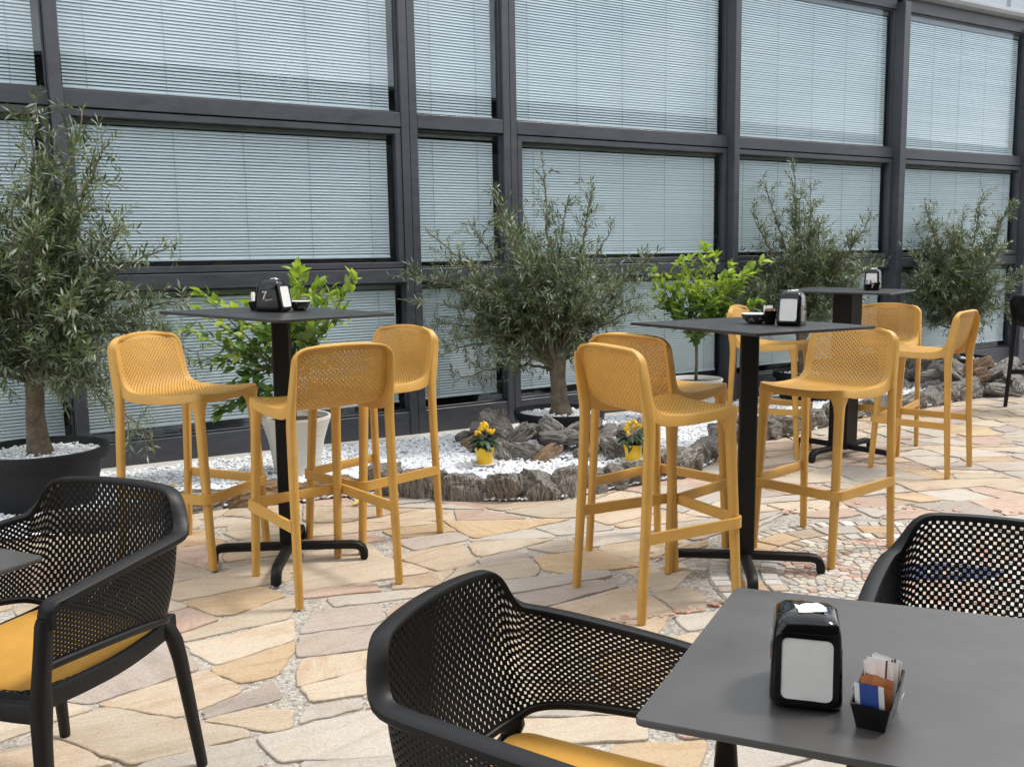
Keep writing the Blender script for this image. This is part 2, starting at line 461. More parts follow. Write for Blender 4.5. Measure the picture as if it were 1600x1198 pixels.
M_rock3 = make_rock('pale_grey_rock', (0.20, 0.19, 0.175), (0.08, 0.075, 0.07), (0.38, 0.37, 0.35), (0.20, 0.17, 0.14))

def make_leaf(name, stops, under, rough=0.45, trans=0.25):
    m, nt, p, o = mat(name)
    g = nd(nt, 'ShaderNodeNewGeometry'); oi = nd(nt, 'ShaderNodeObjectInfo')
    ad = nd(nt, 'ShaderNodeMath', operation='ADD'); fr = nd(nt, 'ShaderNodeMath', operation='FRACT')
    nt.links.new(g.outputs['Random Per Island'], ad.inputs[0]); nt.links.new(oi.outputs['Random'], ad.inputs[1])
    nt.links.new(ad.outputs[0], fr.inputs[0])
    r = ramp(nt, stops)
    nt.links.new(fr.outputs[0], r.inputs['Fac'])
    mx = nd(nt, 'ShaderNodeMix', data_type='RGBA'); mx.inputs['B'].default_value = (*under, 1)
    nt.links.new(g.outputs['Backfacing'], mx.inputs['Factor']); nt.links.new(r.outputs['Color'], mx.inputs['A'])
    nt.links.new(mx.outputs['Result'], p.inputs['Base Color'])
    p.inputs['Roughness'].default_value = rough
    tl = nd(nt, 'ShaderNodeBsdfTranslucent')
    hs = nd(nt, 'ShaderNodeHueSaturation', {'Saturation': 1.15, 'Value': 1.3})
    nt.links.new(r.outputs['Color'], hs.inputs['Color']); nt.links.new(hs.outputs['Color'], tl.inputs['Color'])
    ms = nd(nt, 'ShaderNodeMixShader', {'Fac': trans})
    nt.links.new(p.outputs['BSDF'], ms.inputs[1]); nt.links.new(tl.outputs['BSDF'], ms.inputs[2])
    nt.links.new(ms.outputs['Shader'], o.inputs['Surface'])
    return m
M_olive = make_leaf('olive_leaf', [(0, (0.058, 0.092, 0.034)), (0.5, (0.102, 0.150, 0.052)), (0.8, (0.17, 0.222, 0.080)), (1, (0.29, 0.315, 0.125))], (0.19, 0.23, 0.15), 0.42, 0.15)
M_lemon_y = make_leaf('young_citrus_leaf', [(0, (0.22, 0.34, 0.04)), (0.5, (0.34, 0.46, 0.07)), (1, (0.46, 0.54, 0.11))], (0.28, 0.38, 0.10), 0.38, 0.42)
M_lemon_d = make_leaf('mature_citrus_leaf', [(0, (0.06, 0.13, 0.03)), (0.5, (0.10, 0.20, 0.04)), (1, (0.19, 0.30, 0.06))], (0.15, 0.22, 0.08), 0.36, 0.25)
M_pepleaf = make_leaf('dark_pepper_leaf', [(0, (0.02, 0.045, 0.018)), (1, (0.04, 0.08, 0.03))], (0.06, 0.09, 0.04), 0.4, 0.15)
M_bark = simple('grey_brown_bark', (0.16, 0.125, 0.09), 0.9, var=0.55, vscale=14, bump=0.8, bscale=30)
M_twig = simple('olive_twig_bark', (0.15, 0.13, 0.09), 0.85, var=0.3, vscale=20)
def make_ribbed():
    m, nt, p, o = mat('cream_ribbed_ceramic')
    p.inputs['Base Color'].default_value = (0.60, 0.57, 0.50, 1); p.inputs['Roughness'].default_value = 0.75
    tc = nd(nt, 'ShaderNodeTexCoord'); mp = nd(nt, 'ShaderNodeMapping'); mp.inputs['Scale'].default_value = (3, 3, 75)
    nt.links.new(tc.outputs['Object'], mp.inputs['Vector'])
    n = nd(nt, 'ShaderNodeTexNoise', {'Scale': 1.0, 'Detail': 3})
    nt.links.new(mp.outputs['Vector'], n.inputs['Vector'])
    bp = nd(nt, 'ShaderNodeBump', {'Strength': 0.8, 'Distance': 0.008})
    nt.links.new(n.outputs['Fac'], bp.inputs['Height']); nt.links.new(bp.outputs['Normal'], p.inputs['Normal'])
    return m
M_ribbed = make_ribbed()
M_wpot = simple('pale_grey_ceramic', (0.50, 0.49, 0.46), 0.7, var=0.08, vscale=10, bump=0.1, bscale=50)
def make_sachet(name, paper, print_col, lo, hi):
    m, nt, p, o = mat(name)
    tc = nd(nt, 'ShaderNodeTexCoord'); sx = nd(nt, 'ShaderNodeSeparateXYZ')
    nt.links.new(tc.outputs['Generated'], sx.inputs[0])
    n = nd(nt, 'ShaderNodeTexNoise', {'Scale': 9, 'Detail': 2}); nt.links.new(tc.outputs['Generated'], n.inputs['Vector'])
    a = nd(nt, 'ShaderNodeMath', operation='GREATER_THAN'); a.inputs[1].default_value = lo
    b = nd(nt, 'ShaderNodeMath', operation='LESS_THAN'); b.inputs[1].default_value = hi
    c = nd(nt, 'ShaderNodeMath', operation='MULTIPLY')
    nt.links.new(sx.outputs['X'], a.inputs[0]); nt.links.new(sx.outputs['X'], b.inputs[0])
    nt.links.new(a.outputs[0], c.inputs[0]); nt.links.new(b.outputs[0], c.inputs[1])
    mx = nd(nt, 'ShaderNodeMix', data_type='RGBA'); mx.inputs['A'].default_value = (*paper, 1); mx.inputs['B'].default_value = (*print_col, 1)
    nt.links.new(c.outputs[0], mx.inputs['Factor'])
    nt.links.new(mx.outputs['Result'], p.inputs['Base Color']); p.inputs['Roughness'].default_value = 0.55
    return m
M_sa_white = make_sachet('white_sachet_paper', (0.78, 0.76, 0.74), (0.10, 0.05, 0.07), 0.22, 0.30)
M_sa_brown = make_sachet('brown_sachet_paper', (0.42, 0.16, 0.06), (0.50, 0.22, 0.09), 0.3, 0.7)
M_sa_blue = make_sachet('blue_sachet_paper', (0.72, 0.72, 0.72), (0.02, 0.06, 0.28), 0.18, 0.82)
M_sa_orange = make_sachet('orange_sachet_paper', (0.55, 0.17, 0.05), (0.62, 0.28, 0.12), 0.1, 0.4)
M_checks = simple('patterned_ceramic', (0.10, 0.09, 0.08), 0.35)
def make_checks():
    nt = M_checks.node_tree; p = nt.nodes['Principled BSDF']
    tc = nd(nt, 'ShaderNodeTexCoord'); v = nd(nt, 'ShaderNodeTexVoronoi', {'Scale': 70})
    nt.links.new(tc.outputs['Object'], v.inputs['Vector'])
    r = ramp(nt, [(0.30, (0.42, 0.38, 0.33)), (0.40, (0.05, 0.045, 0.04))])
    nt.links.new(v.outputs['Distance'], r.inputs['Fac']); nt.links.new(r.outputs['Color'], p.inputs['Base Color'])
make_checks()

# ------------------------------------------------------------------ setting: ground
WD = Vector((0.85656, 0.51605, 0)); WN = Vector((-0.51605, 0.85656, 0))
WALL_D = 6.44
TILT = 0.01158
def wall_xy(s, nd_):     # s along wall, nd_ distance from camera foot along the wall normal
    v = WD * s + WN * nd_
    return (v.x, v.y)

def shadow_free_quad(name, x0, y0, x1, y1, z, m, n=1):
    mb = MB(); mb.add([(x0, y0, z), (x1, y0, z), (x1, y1, z), (x0, y1, z)], [(0, 1, 2, 3)])
    return obj(name, mb, m)
ground = shadow_free_quad('ground', -300, -300, 300, 300, 0.0, M_mortar)
tag(ground, kind='structure')

BORDER = [(-2.9, 4.35), (-2.35, 4.42), (-1.96, 4.62), (-1.83, 4.80), (-1.64, 4.97), (-1.33, 5.06), (-1.03, 5.19), (-0.75, 5.25), (-0.56, 5.20),
          (-0.30, 5.13), (-0.01, 5.08), (0.25, 5.13), (0.44, 5.24), (0.77, 5.46), (1.12, 5.70), (1.35, 6.10), (1.49, 6.45),
          (1.62, 6.78), (1.91, 6.84), (2.17, 7.04), (2.54, 7.42), (2.93, 7.78), (3.31, 8.03), (3.70, 8.30), (4.26, 8.74),
          (4.78, 9.15), (5.40, 9.70), (6.1, 10.2), (6.9, 10.7)]
KERB_IN = WALL_D - 0.17
BED = BORDER + [wall_xy(11.6, KERB_IN), wall_xy(-1.2, KERB_IN)]
def in_poly(x, y, poly):
    c = False; j = len(poly) - 1
    for i in range(len(poly)):
        xi, yi = poly[i]; xj, yj = poly[j]
        if (yi > y) != (yj > y) and x < (xj - xi) * (y - yi) / (yj - yi) + xi: c = not c
        j = i
    return c
def border_dist(x, y):
    d = 9.
    for (x0, y0), (x1, y1) in zip(BORDER[:-1], BORDER[1:]):
        ex, ey = x1 - x0, y1 - y0; t = max(0, min(1, ((x - x0) * ex + (y - y0) * ey) / (ex * ex + ey * ey)))
        d = min(d, math.hypot(x - x0 - t * ex, y - y0 - t * ey))
    return d

# paving stones: anisotropic Voronoi cells, shrunk, with rough edges
MED_C = (1.75, 3.72); MED_R = 0.925
def clip(poly, nx, ny, c):      # keep nx*x+ny*y <= c
    out = []
    for i in range(len(poly)):
        a = poly[i]; b = poly[(i + 1) % len(poly)]
        da = nx * a[0] + ny * a[1] - c; db = nx * b[0] + ny * b[1] - c
        if da <= 0: out.append(a)
        if (da < 0 < db) or (db < 0 < da):
            t = da / (da - db); out.append((a[0] + t * (b[0] - a[0]), a[1] + t * (b[1] - a[1])))
    return out
def voronoi_cells(pts, ang, stretch, gaps, rmax):
    """cells of pts in a metric stretched along ang; gaps = per-point joint half width"""
    ca, sa = math.cos(ang), math.sin(ang)
    Q = np.array([((x * ca + y * sa) / stretch, -x * sa + y * ca) for x, y in pts])
    cells = []
    for i in range(len(pts)):
        d = np.hypot(*(Q - Q[i]).T); idx = np.argsort(d)[1:22]
        r = rmax
        poly = [(Q[i][0] - r, Q[i][1] - r), (Q[i][0] + r, Q[i][1] - r), (Q[i][0] + r, Q[i][1] + r), (Q[i][0] - r, Q[i][1] + r)]
        for j in idx:
            n = Q[j] - Q[i]; l = math.hypot(*n)
            if l > 4 * r: break
            n = n / l; m = (Q[i] + Q[j]) / 2
            # true normal length after stretch correction for joint width
            k = math.hypot(n[0] / stretch, n[1])
            poly = clip(poly, n[0], n[1], n @ m - (gaps[i] + 0.3 * gaps[j]) * k)
            if len(poly) < 3: break
        if len(poly) >= 3:
            cells.append((i, [(u * stretch * ca - w * sa, u * stretch * sa + w * ca) for u, w in poly]))
    return cells
def poisson(x0, y0, x1, y1, ang, stretch, rad_fn, n_try, seed):
    rg = np.random.RandomState(seed)
    ca, sa = math.cos(ang), math.sin(ang); P = []; Q = []
    for _ in range(n_try):
        x = rg.uniform(x0, x1); y = rg.uniform(y0, y1)
        q = ((x * ca + y * sa) / stretch, -x * sa + y * ca); r = rad_fn(x, y, rg)
        ok = True
        for (a, b, r2) in Q:
            if abs(a - q[0]) < .7 and (a - q[0]) ** 2 + (b - q[1]) ** 2 < (min(r, r2)) ** 2: ok = False; break
        if ok: P.append((x, y)); Q.append((*q, r))
    return P
def rough_poly(poly, rg, amp=0.007, step=0.06):
    out = []
    n = len(poly)
    for i in range(n):
        a = Vector(poly[i]).to_2d() if False else poly[i]; b = poly[(i + 1) % n]
        l = math.hypot(b[0] - a[0], b[1] - a[1])
        if l < 0.012: 
            out.append(a); continue
        nx, ny = (b[1] - a[1]) / l, -(b[0] - a[0]) / l
        # chipped corner
        c = min(0.012, l * .2)
        out.append((a[0] + (b[0] - a[0]) * c / l, a[1] + (b[1] - a[1]) * c / l))
        k = max(1, int(l / step))
        for q in range(1, k + 1):
            t = q / (k + 1); e = rg.uniform(-amp, amp)
            out.append((a[0] + (b[0] - a[0]) * t + nx * e, a[1] + (b[1] - a[1]) * t + ny * e))
        out.append((b[0] - (b[0] - a[0]) * c / l, b[1] - (b[1] - a[1]) * c / l))
    return out
def poly_area(p):
    return 0.5 * sum(p[i][0] * p[(i + 1) % len(p)][1] - p[(i + 1) % len(p)][0] * p[i][1] for i in range(len(p)))
def stone_mb(poly, z0, z1, bev, tilt=(0, 0)):
    """flat slab with a small bevelled rim"""
    n = len(poly); cx = sum(p[0] for p in poly) / n; cy = sum(p[1] for p in poly) / n
    mb = MB()
    def zz(x, y, z): return z + tilt[0] * (x - cx) + tilt[1] * (y - cy)
    r0 = [(x, y, z0) for x, y in poly]; r1 = [(x, y, zz(x, y, z1 - bev)) for x, y in poly]
    r2 = []
    for x, y in poly:
        d = math.hypot(x - cx, y - cy); k = max(0.0, 1 - bev * 1.3 / max(d, 1e-6))
        r2.append((cx + (x - cx) * k, cy + (y - cy) * k, zz(x, y, z1)))
    mb.loft([r0, r1, r2], True, False)
    b = len(mb.v); mb.v.append((cx, cy, z1))
    for i in range(n): mb.f.append((2 * n + i, 2 * n + (i + 1) % n, b)); mb.m.append(0)
    return mb
def project(x, y, z):
    d = Vector((x, y, z - CAMH)); zc = d.dot(fw)
    if zc < 0.2: return None
    return 800 + 1450.85 * d.dot(rt) / zc, 599 - 1450.85 * d.dot(up) / zc, zc

def build_paving():
    rg = np.random.RandomState(5)
    ang = R(24)
    cells = []
    def bsp(poly, tgt):
        A = abs(poly_area(poly))
        if A < tgt:
            cells.append((0, poly)); return
        cx = sum(p[0] for p in poly) / len(poly); cy = sum(p[1] for p in poly) / len(poly)
        la = ang + 0.45 * math.sin(cx * 1.3 + 0.7) * math.cos(cy * 1.1)
        ca, sa = math.cos(la), math.sin(la); asp = rg.uniform(1.3, 2.3)
        us = [(p[0] * ca + p[1] * sa) / asp for p in poly]; ws = [-p[0] * sa + p[1] * ca for p in poly]
        du, dw = max(us) - min(us), max(ws) - min(ws)
        j = rg.normal() * 0.30
        na = la + j if du > dw else la + PI / 2 + j * 0.6
        nx, ny = math.cos(na), math.sin(na)
        pr = [nx * p[0] + ny * p[1] for p in poly]; c = min(pr) + (max(pr) - min(pr)) * rg.uniform(.36, .64)
        p1, p2 = clip(poly, nx, ny, c), clip(poly, -nx, -ny, -c)
        for q in (p1, p2):
            if len(q) >= 3: bsp(q, tgt if rg.rand() < .6 else rg.uniform(.06, .21))
    bsp([(-4.2, 0.5), (8.0, 0.5), (8.0, 11.5), (-4.2, 11.5)], .14)
    def shrink(poly):
        if poly_area(poly) < 0: poly = poly[::-1]
        out = poly
        for i in range(len(poly)):
            a, b = poly[i], poly[(i + 1) % len(poly)]; l = math.hypot(b[0] - a[0], b[1] - a[1])
            if l < 1e-6: continue
            nx, ny = (b[1] - a[1]) / l, -(b[0] - a[0]) / l
            out = clip(out, nx, ny, nx * a[0] + ny * a[1] - rg.choice([.002, .0045, .008, .014], p=[.3, .35, .25, .1]))
            if len(out) < 3: return None
        # knock off corners
        for _ in range(rg.randint(1, 4)):
            k = rg.randint(len(out)); p = out[k]; cx = sum(q[0] for q in out) / len(out); cy = sum(q[1] for q in out) / len(out)
            l = math.hypot(p[0] - cx, p[1] - cy)
            if l < .05: continue
            th = math.atan2(p[1] - cy, p[0] - cx) + rg.uniform(-.5, .5); nx, ny = math.cos(th), math.sin(th)
            out = clip(out, nx, ny, nx * p[0] + ny * p[1] - rg.uniform(.01, .045))
            if len(out) < 3: return None
        return out
    cells = [(0, q) for q in (shrink(p) for i, p in cells) if q]
    W = np.array([w for m, w in STONES], float); W /= W.sum()
    items = []
    for i, poly in cells:
        cx = sum(p[0] for p in poly) / len(poly); cy = sum(p[1] for p in poly) / len(poly)
        if in_poly(cx, cy, BED) and border_dist(cx, cy) > 0.30: continue
        if (-0.516 * cx + 0.8566 * cy) > WALL_D - 0.1: continue
        d = math.hypot(cx - MED_C[0], cy - MED_C[1])
        if d < MED_R: 
            # keep only what sticks out of the medallion circle
            if d < 0.6: continue
        if d < MED_R + 0.6:
            l = max(d, 1e-6); nx, ny = (MED_C[0] - cx) / l, (MED_C[1] - cy) / l
            # circle approximated by three tangents
            for da in (-0.35, 0, 0.35):
                ca, sa = math.cos(da), math.sin(da); mx_, my_ = nx * ca - ny * sa, nx * sa + ny * ca
                poly = clip(poly, mx_, my_, mx_ * MED_C[0] + my_ * MED_C[1] - MED_R - 0.004)
                if len(poly) < 3: break
            if len(poly) < 3: continue
        if abs(poly_area(poly)) < 0.0025: continue
        if poly_area(poly) < 0: poly = poly[::-1]
        poly = rough_poly(poly, rg)
        cx = sum(p[0] for p in poly) / len(poly); cy = sum(p[1] for p in poly) / len(poly)
        q = project(cx, cy, 0.01)
        size = 0
        if q and -250 < q[0] < 1850 and 380 < q[1] < 1380:
            size = abs(poly_area(poly)) / q[2] ** 3
        items.append((size, poly, cx, cy))
    items.sort(key=lambda t: -t[0])
    big = 0
    rest = MB()
    for size, poly, cx, cy in items:
        if size <= 0: continue
        mi = int(rg.choice(len(W), p=W))
        zt = 0.008 + rg.uniform(-0.0015, 0.0025); tl = (rg.uniform(-.006, .006), rg.uniform(-.006, .006))
        if big < 300:
            a = ang + rg.uniform(-0.35, 0.35) + (PI / 2 if rg.rand() < .15 else 0)
            ca, sa = math.cos(-a), math.sin(-a)
            loc = [((x - cx) * ca - (y - cy) * sa, (x - cx) * sa + (y - cy) * ca) for x, y in poly]
            o = obj('paving_stone', stone_mb(loc, -0.004, zt, 0.0025, tl), STONE_MATS[mi], ground, loc=(cx, cy, 0), rotz=a)
            big += 1
        else:
            s = stone_mb(poly, -0.004, zt, 0.0025, tl); rest.add(s.v, s.f, mi)
    o = obj('paving_stone', rest, STONE_MATS, ground); o['kind'] = 'stuff'
build_paving()

# red pebbles set in some joints near the right hand table
def pebble_shape(rg, n=1):
    t = (1 + 5 ** .5) / 2
    vs = [(-1, t, 0), (1, t, 0), (-1, -t, 0), (1, -t, 0), (0, -1, t), (0, 1, t), (0, -1, -t), (0, 1, -t), (t, 0, -1), (t, 0, 1), (-t, 0, -1), (-t, 0, 1)]
    return np.array(vs) / math.hypot(1, t)
ICO_F = [(0, 11, 5), (0, 5, 1), (0, 1, 7), (0, 7, 10), (0, 10, 11), (1, 5, 9), (5, 11, 4), (11, 10, 2), (10, 7, 6), (7, 1, 8), (3, 9, 4), (3, 4, 2), (3, 2, 6), (3, 6, 8), (3, 8, 9), (4, 9, 5), (2, 4, 11), (6, 2, 10), (8, 6, 7), (9, 8, 1)]
ICO_V = pebble_shape(None)
def add_pebble(mb, rg, x, y, z, r, flat=0.6, mi=0):
    A = rg.normal(size=(3, 3)); Qm, _ = np.linalg.qr(A)
    v = ICO_V * (r * rg.uniform(0.7, 1.25, size=3)) * (1 + 0.18 * rg.normal(size=(12, 1)))
    v = v @ Qm; v[:, 2] *= flat
    mb.add(v + np.array([x, y, z]), ICO_F, mi)

# ------------------------------------------------------------------ mosaic medallion in the floor
def build_medallion():
    med = MB()
    n = 72
    med.add([(MED_R * math.cos(2 * PI * k / n), MED_R * math.sin(2 * PI * k / n), 0.004) for k in range(n)], [tuple(range(n))])
    root = obj('mosaic_medallion', med, M_mortar, loc=(MED_C[0], MED_C[1], 0)); tag(root, kind='structure')
    rg = np.random.RandomState(21)
    def ring(r0, r1, cnt, gap, mats, name):
        a = 0.0
        w = rg.uniform(0.75, 1.25, cnt); w = w / w.sum() * 2 * PI
        for k in range(cnt):
            a0, a1 = a + gap / r0 / 2, a + w[k] - gap / r1 / 2; a += w[k]
            p = []
            for q in (0, .5, 1): p.append((r1 * math.cos(a0 + (a1 - a0) * q), r1 * math.sin(a0 + (a1 - a0) * q)))
            for q in (1, .5, 0): p.append((r0 * math.cos(a0 + (a1 - a0) * q), r0 * math.sin(a0 + (a1 - a0) * q)))
            p = p[::-1]
            if poly_area(p) < 0: p = p[::-1]
            p = [(x + rg.uniform(-.003, .003), y + rg.uniform(-.003, .003)) for x, y in p]
            q = project(MED_C[0] + p[0][0], MED_C[1] + p[0][1], 0)
            if q is None or not (-50 < q[0] < 1650) or q[1] > 1250: continue
            cx = sum(t[0] for t in p) / 6; cy = sum(t[1] for t in p) / 6
            o = obj(name, stone_mb([(x - cx, y - cy) for x, y in p], 0, 0.012 + rg.uniform(-.002, .002), 0.003),
                    mats[rg.randint(len(mats))], root, loc=(cx, cy, 0))
    ring(0.842, 0.916, 92, 0.012, [M_tile, M_tile, STONE_MATS[1]], 'mosaic_tile')
    ring(0.715, 0.832, 26, 0.014, STONE_MATS[:3] + [STONE_MATS[1], STONE_MATS[5]], 'ring_stone')
    ring(0.632, 0.702, 66, 0.012, [M_tile, M_tile, STONE_MATS[0]], 'mosaic_tile')
    peb = MB()
    pts = poisson(-.64, -.64, .64, .64, 0, 1.15, lambda x, y, g: g.uniform(.022, .042), 5000, 9)
    cells = voronoi_cells(pts, 0.4, 1.15, [0.0025] * len(pts), 0.08)
    for i, poly in cells:
        x, y = pts[i]; r = math.hypot(x, y)
        if r > 0.625: continue
        if poly_area(poly) < 0: poly = poly[::-1]
        if len(poly) < 3: continue
        # flower emblem: blue petals, red-brown field with pale veins
        th = math.atan2(y, x)
        d1 = math.hypot((x - 0.10) / 0.24, (y - 0.13) / 0.11)
        d2 = math.hypot((x + 0.40) / 0.07, (y + 0.02) / 0.05)
        fld = math.sin(3.1 * x * 3 + 2) + math.cos(4.0 * y * 2.2 + x * 4)
        if d1 < 1 and (0.35 < d1 or rg.rand() < .35): mi = 2
        elif d2 < 1: mi = 1
        elif fld > 0.1: mi = 0 if rg.rand() < .6 else 1
        else: mi = 1 if rg.rand() < .85 else 0
        s = stone_mb(poly, 0.0, 0.010 + rg.uniform(-.002, .003), 0.003); peb.add(s.v, s.f, mi)
    o = obj('mosaic_pebble', peb, [M_redpeb, M_mixpeb, M_bluepeb], root); o['kind'] = 'stuff'
build_medallion()

def build_joint_pebbles():
    rg = np.random.RandomState(4); mb = MB()
    for (x0, y0, x1, y1, n) in [(0.2, 2.75, 0.8, 3.1, 26), (0.35, 3.3, 0.95, 3.55, 22), (1.2, 4.75, 1.9, 5.0, 22), (0.9, 3.0, 1.2, 2.8, 10), (2.0, 4.9, 2.9, 4.75, 22), (0.5, 3.9, 0.8, 4.3, 14)]:
        for k in range(n):
            t = rg.rand(); add_pebble(mb, rg, x0 + (x1 - x0) * t + rg.normal() * .02, y0 + (y1 - y0) * t + rg.normal() * .02, 0.010, rg.uniform(.010, .019), 0.45)
    o = obj('joint_pebble', mb, M_redpeb, ground); o['kind'] = 'stuff'
build_joint_pebbles()

# ------------------------------------------------------------------ planting bed: kerb, gravel
mb = MB()
a, b, c, d = wall_xy(-2.6, WALL_D - 0.17), wall_xy(12.5, WALL_D - 0.17), wall_xy(12.5, WALL_D + 0.05), wall_xy(-2.6, WALL_D + 0.05)
kerb = MB(); nk = 14
for k in range(nk):
    s0 = -2.6 + k * 1.08; s1 = s0 + 1.075
    p = [wall_xy(s0, WALL_D - .17), wall_xy(s1, WALL_D - .17), wall_xy(s1, WALL_D + .05), wall_xy(s0, WALL_D + .05)]
    kerb.prism(p, -0.05, 0.035 + 0.011 * s0 * 0.8 * 0)
tag(obj('kerb', kerb, M_kerb), kind='structure')
bed = MB()
bed.add([(x, y, 0.022) for x, y in BED], [tuple(range(len(BED)))])
tag(obj('gravel_bed', bed, M_gravelbase), kind='structure')

MOUNDS = [(0.36, 6.72, 0.62), (4.70, 9.75, 0.72)]
def bed_height(x, y):
    h = 0.022
    for mx_, my_, r in MOUNDS:
        d = math.hypot(x - mx_, y - my_)
        h += 0.05 * max(0, 1 - (d / (r * 1.25)) ** 2)
    h += 0.02 * min(1, border_dist(x, y) / 0.3)
    return h
def build_gravel():
    rg = np.random.RandomState(31); mb = MB()
    n = 0
    while n < 26000:
        # denser where near to the camera
        x = rg.uniform(-2.9, 6.6); y = rg.uniform(4.3, 10.7)
        if rg.rand() > (5.0 / max(y, 5.0)) ** 1.6: continue
        if not in_poly(x, y, BED): continue
        r = rg.uniform(0.008, 0.0165) * (1 + 0.05 * max(0, y - 5))
        add_pebble(mb, rg, x, y, bed_height(x, y) + rg.uniform(-0.006, 0.008), r)
        n += 1
    tag(obj('gravel', mb, M_gravel), 'white marble gravel filling the planting bed along the glazed wall', 'gravel', kind='stuff')
build_gravel()

# ------------------------------------------------------------------ glazed facade
def build_facade():
    root = thing('glass_facade', 'dark framed glass facade with pale venetian blinds behind the planting bed', 'building')
    U = WD * math.cos(TILT) + Vector((0, 0, math.sin(TILT))); V = Vector((0, 0, math.cos(TILT))) - WD * math.sin(TILT)
    Mw = Matrix((U, WN, V)).transposed().to_4x4(); Mw.translation = WN * WALL_D
    root.matrix_world = Mw
    def bx(x0, x1, y0, y1, z0, z1, bev=0.0, mb=None):
        m_ = mb or MB(); m_.box(((x0 + x1) / 2, (y0 + y1) / 2, (z0 + z1) / 2), (x1 - x0, y1 - y0, z1 - z0), bev=bev); return m_
    def part(name, mb_, m_, parent=root): return obj(name, mb_, m_, parent)
    ZT = 3.86
    # mullions: (s0, s1, fin?)
    fins = [(-1.80, -1.73), (0.632, 0.702), (6.245, 6.312), (8.59, 8.682), (10.93, 11.02)]
    for s0, s1 in fins:
        part('mullion', bx(s0, s1, -0.08, 0.11, -0.05, ZT, 0.004), M_facade)
    flats = [(2.972, 3.036, 3.040, 3.102), (3.850, 3.910, 3.914, 3.972)]
    for a0, a1, b0, b1 in flats:
        m_ = bx(a0, a1, 0.0, 0.11, -0.05, ZT, 0.003); bx(b0, b1, 0.0, 0.11, -0.05, ZT, 0.003, m_); bx(a1 - .002, b0 + .002, 0.012, 0.10, -0.05, ZT, 0, m_)
        part('mullion', m_, M_facade)
    bays = [(-4.0, -1.80, True), (-1.73, 0.632, True), (0.702, 2.972, True), (3.102, 3.850, False), (3.972, 6.245, True), (6.312, 8.59, True), (8.682, 10.93, True), (11.02, 13.2, True)]
    for s0, s1, sash in bays:
        e = 0.002
        part('transom', bx(s0 + e, s1 - e, 0.003, 0.10, 2.308, 2.410, 0.003), M_facade)
        part('transom', bx(s0 + e, s1 - e, 0.003, 0.10, 1.167, 1.270, 0.003), M_facade)
        part('base_panel', bx(s0 + e, s1 - e, 0.006, 0.10, -0.05, 0.180, 0.003), M_facade)
        part('head_beam', bx(s0 + e, s1 - e, 0.02, 0.12, 3.80, 3.92, 0.003), M_facade)
        for lvl, (z0, z1) in enumerate(((0.182, 1.165), (1.272, 2.304), (2.412, 3.798))):
            fr = MB(); sh = sash and lvl == 1
            if sh:
                w = 0.042; g = 0.006; y0, y1 = 0.006, 0.075
            else:
                w = 0.010; g = 0.0025; y0, y1 = 0.040, 0.085
            A0, A1, B0, B1 = s0 + g, s1 - g, z0 + g, z1 - g
            bx(A0, A1, y0, y1, B0, B0 + w, 0.002, fr); bx(A0, A1, y0, y1, B1 - w, B1, 0.002, fr)
            bx(A0, A0 + w, y0, y1, B0 + w, B1 - w, 0.002, fr); bx(A1 - w, A1, y0, y1, B0 + w, B1 - w, 0.002, fr)
            win = part('window', fr, M_facade)
            i0, i1, j0, j1 = A0 + w, A1 - w, B0 + w, B1 - w
            yg = 0.055 if not sh else 0.045
            part('pane', bx(i0, i1, yg, yg + 0.006, j0, j1), M_glass, win)
            # venetian blind
            yb = yg + 0.045
            b0, b1 = i0 + 0.010, i1 - 0.042
            top = j1 - (0.032 if lvl < 2 else 0.04); bot = j0 + (0.035 if lvl == 1 else (0.055 if lvl == 0 else 0.004))
            part('head_rail', bx(b0, b1, yb - 0.014, yb + 0.016, top, j1 - 0.004), M_rail, win)
            part('bottom_rail', bx(b0, b1, yb - 0.012, yb + 0.012, bot, bot + 0.012), M_blind, win)
            sl = MB(); pitch = 0.0212; k = 0
            z = bot + 0.022
            rgb = random.Random(int(s0 * 100) + lvl)
            ang0 = R(55 - 2 * (lvl == 2))
            while z < top - 0.008:
                an = ang0 + R(rgb.uniform(-2.5, 2.5)); hw = 0.0125
                ca, sa = math.cos(an), math.sin(an)
                dz0 = rgb.uniform(-.0008, .0008); dz1 = rgb.uniform(-.0008, .0008)
                pr = []
                for q, bow in ((-1, 0), (-.33, .0022), (.33, .0022), (1, 0)):
                    # outer edge (small y) low, crowned upward
                    pr.append((yb + q * hw * ca - bow * sa, z + q * hw * sa + bow * ca))
                vs = [(b0, y, zz + dz0) for y, zz in pr] + [(b1, y, zz + dz1) for y, zz in pr]
                sl.add(vs, [(0, 4, 5, 1), (1, 5, 6, 2), (2, 6, 7, 3)])
                z += pitch
            o = part('blind_slats', sl, M_blind, win); o['kind'] = 'stuff'
            nc = max(2, int(round((b1 - b0) / 0.42)))
            co = MB()
            for q in range(nc):
                xc = b0 + 0.14 + (b1 - b0 - 0.28) * q / (nc - 1)
                bx(xc - .0011, xc + .0011, yb - 0.0125, yb - 0.0105, bot, top, 0, co)
            part('blind_cord', co, M_cord, win)
    # gutter and fascia over the wall, dim room behind it
    gt = MB(); prof = [(-0.02, 3.925), (-0.075, 3.935), (-0.095, 3.965), (-0.09, 4.00), (-0.06, 4.015), (0.10, 4.02), (0.10, 3.925)]
    gt.loft([[(-4, y, z) for y, z in prof], [(13.2, y, z) for y, z in prof]])
    part('gutter', gt, M_gutter)
    for s0, s1 in ((-4, -1.5), (-1.49, 1.0), (1.01, 3.5), (3.51, 6.0), (6.01, 8.5), (8.51, 10.62), (10.70, 13.2)):
        part('fascia_panel', bx(s0, s1, 0.10, 0.16, 4.02, 4.40, 0.004), M_fascia)
    rm = MB()
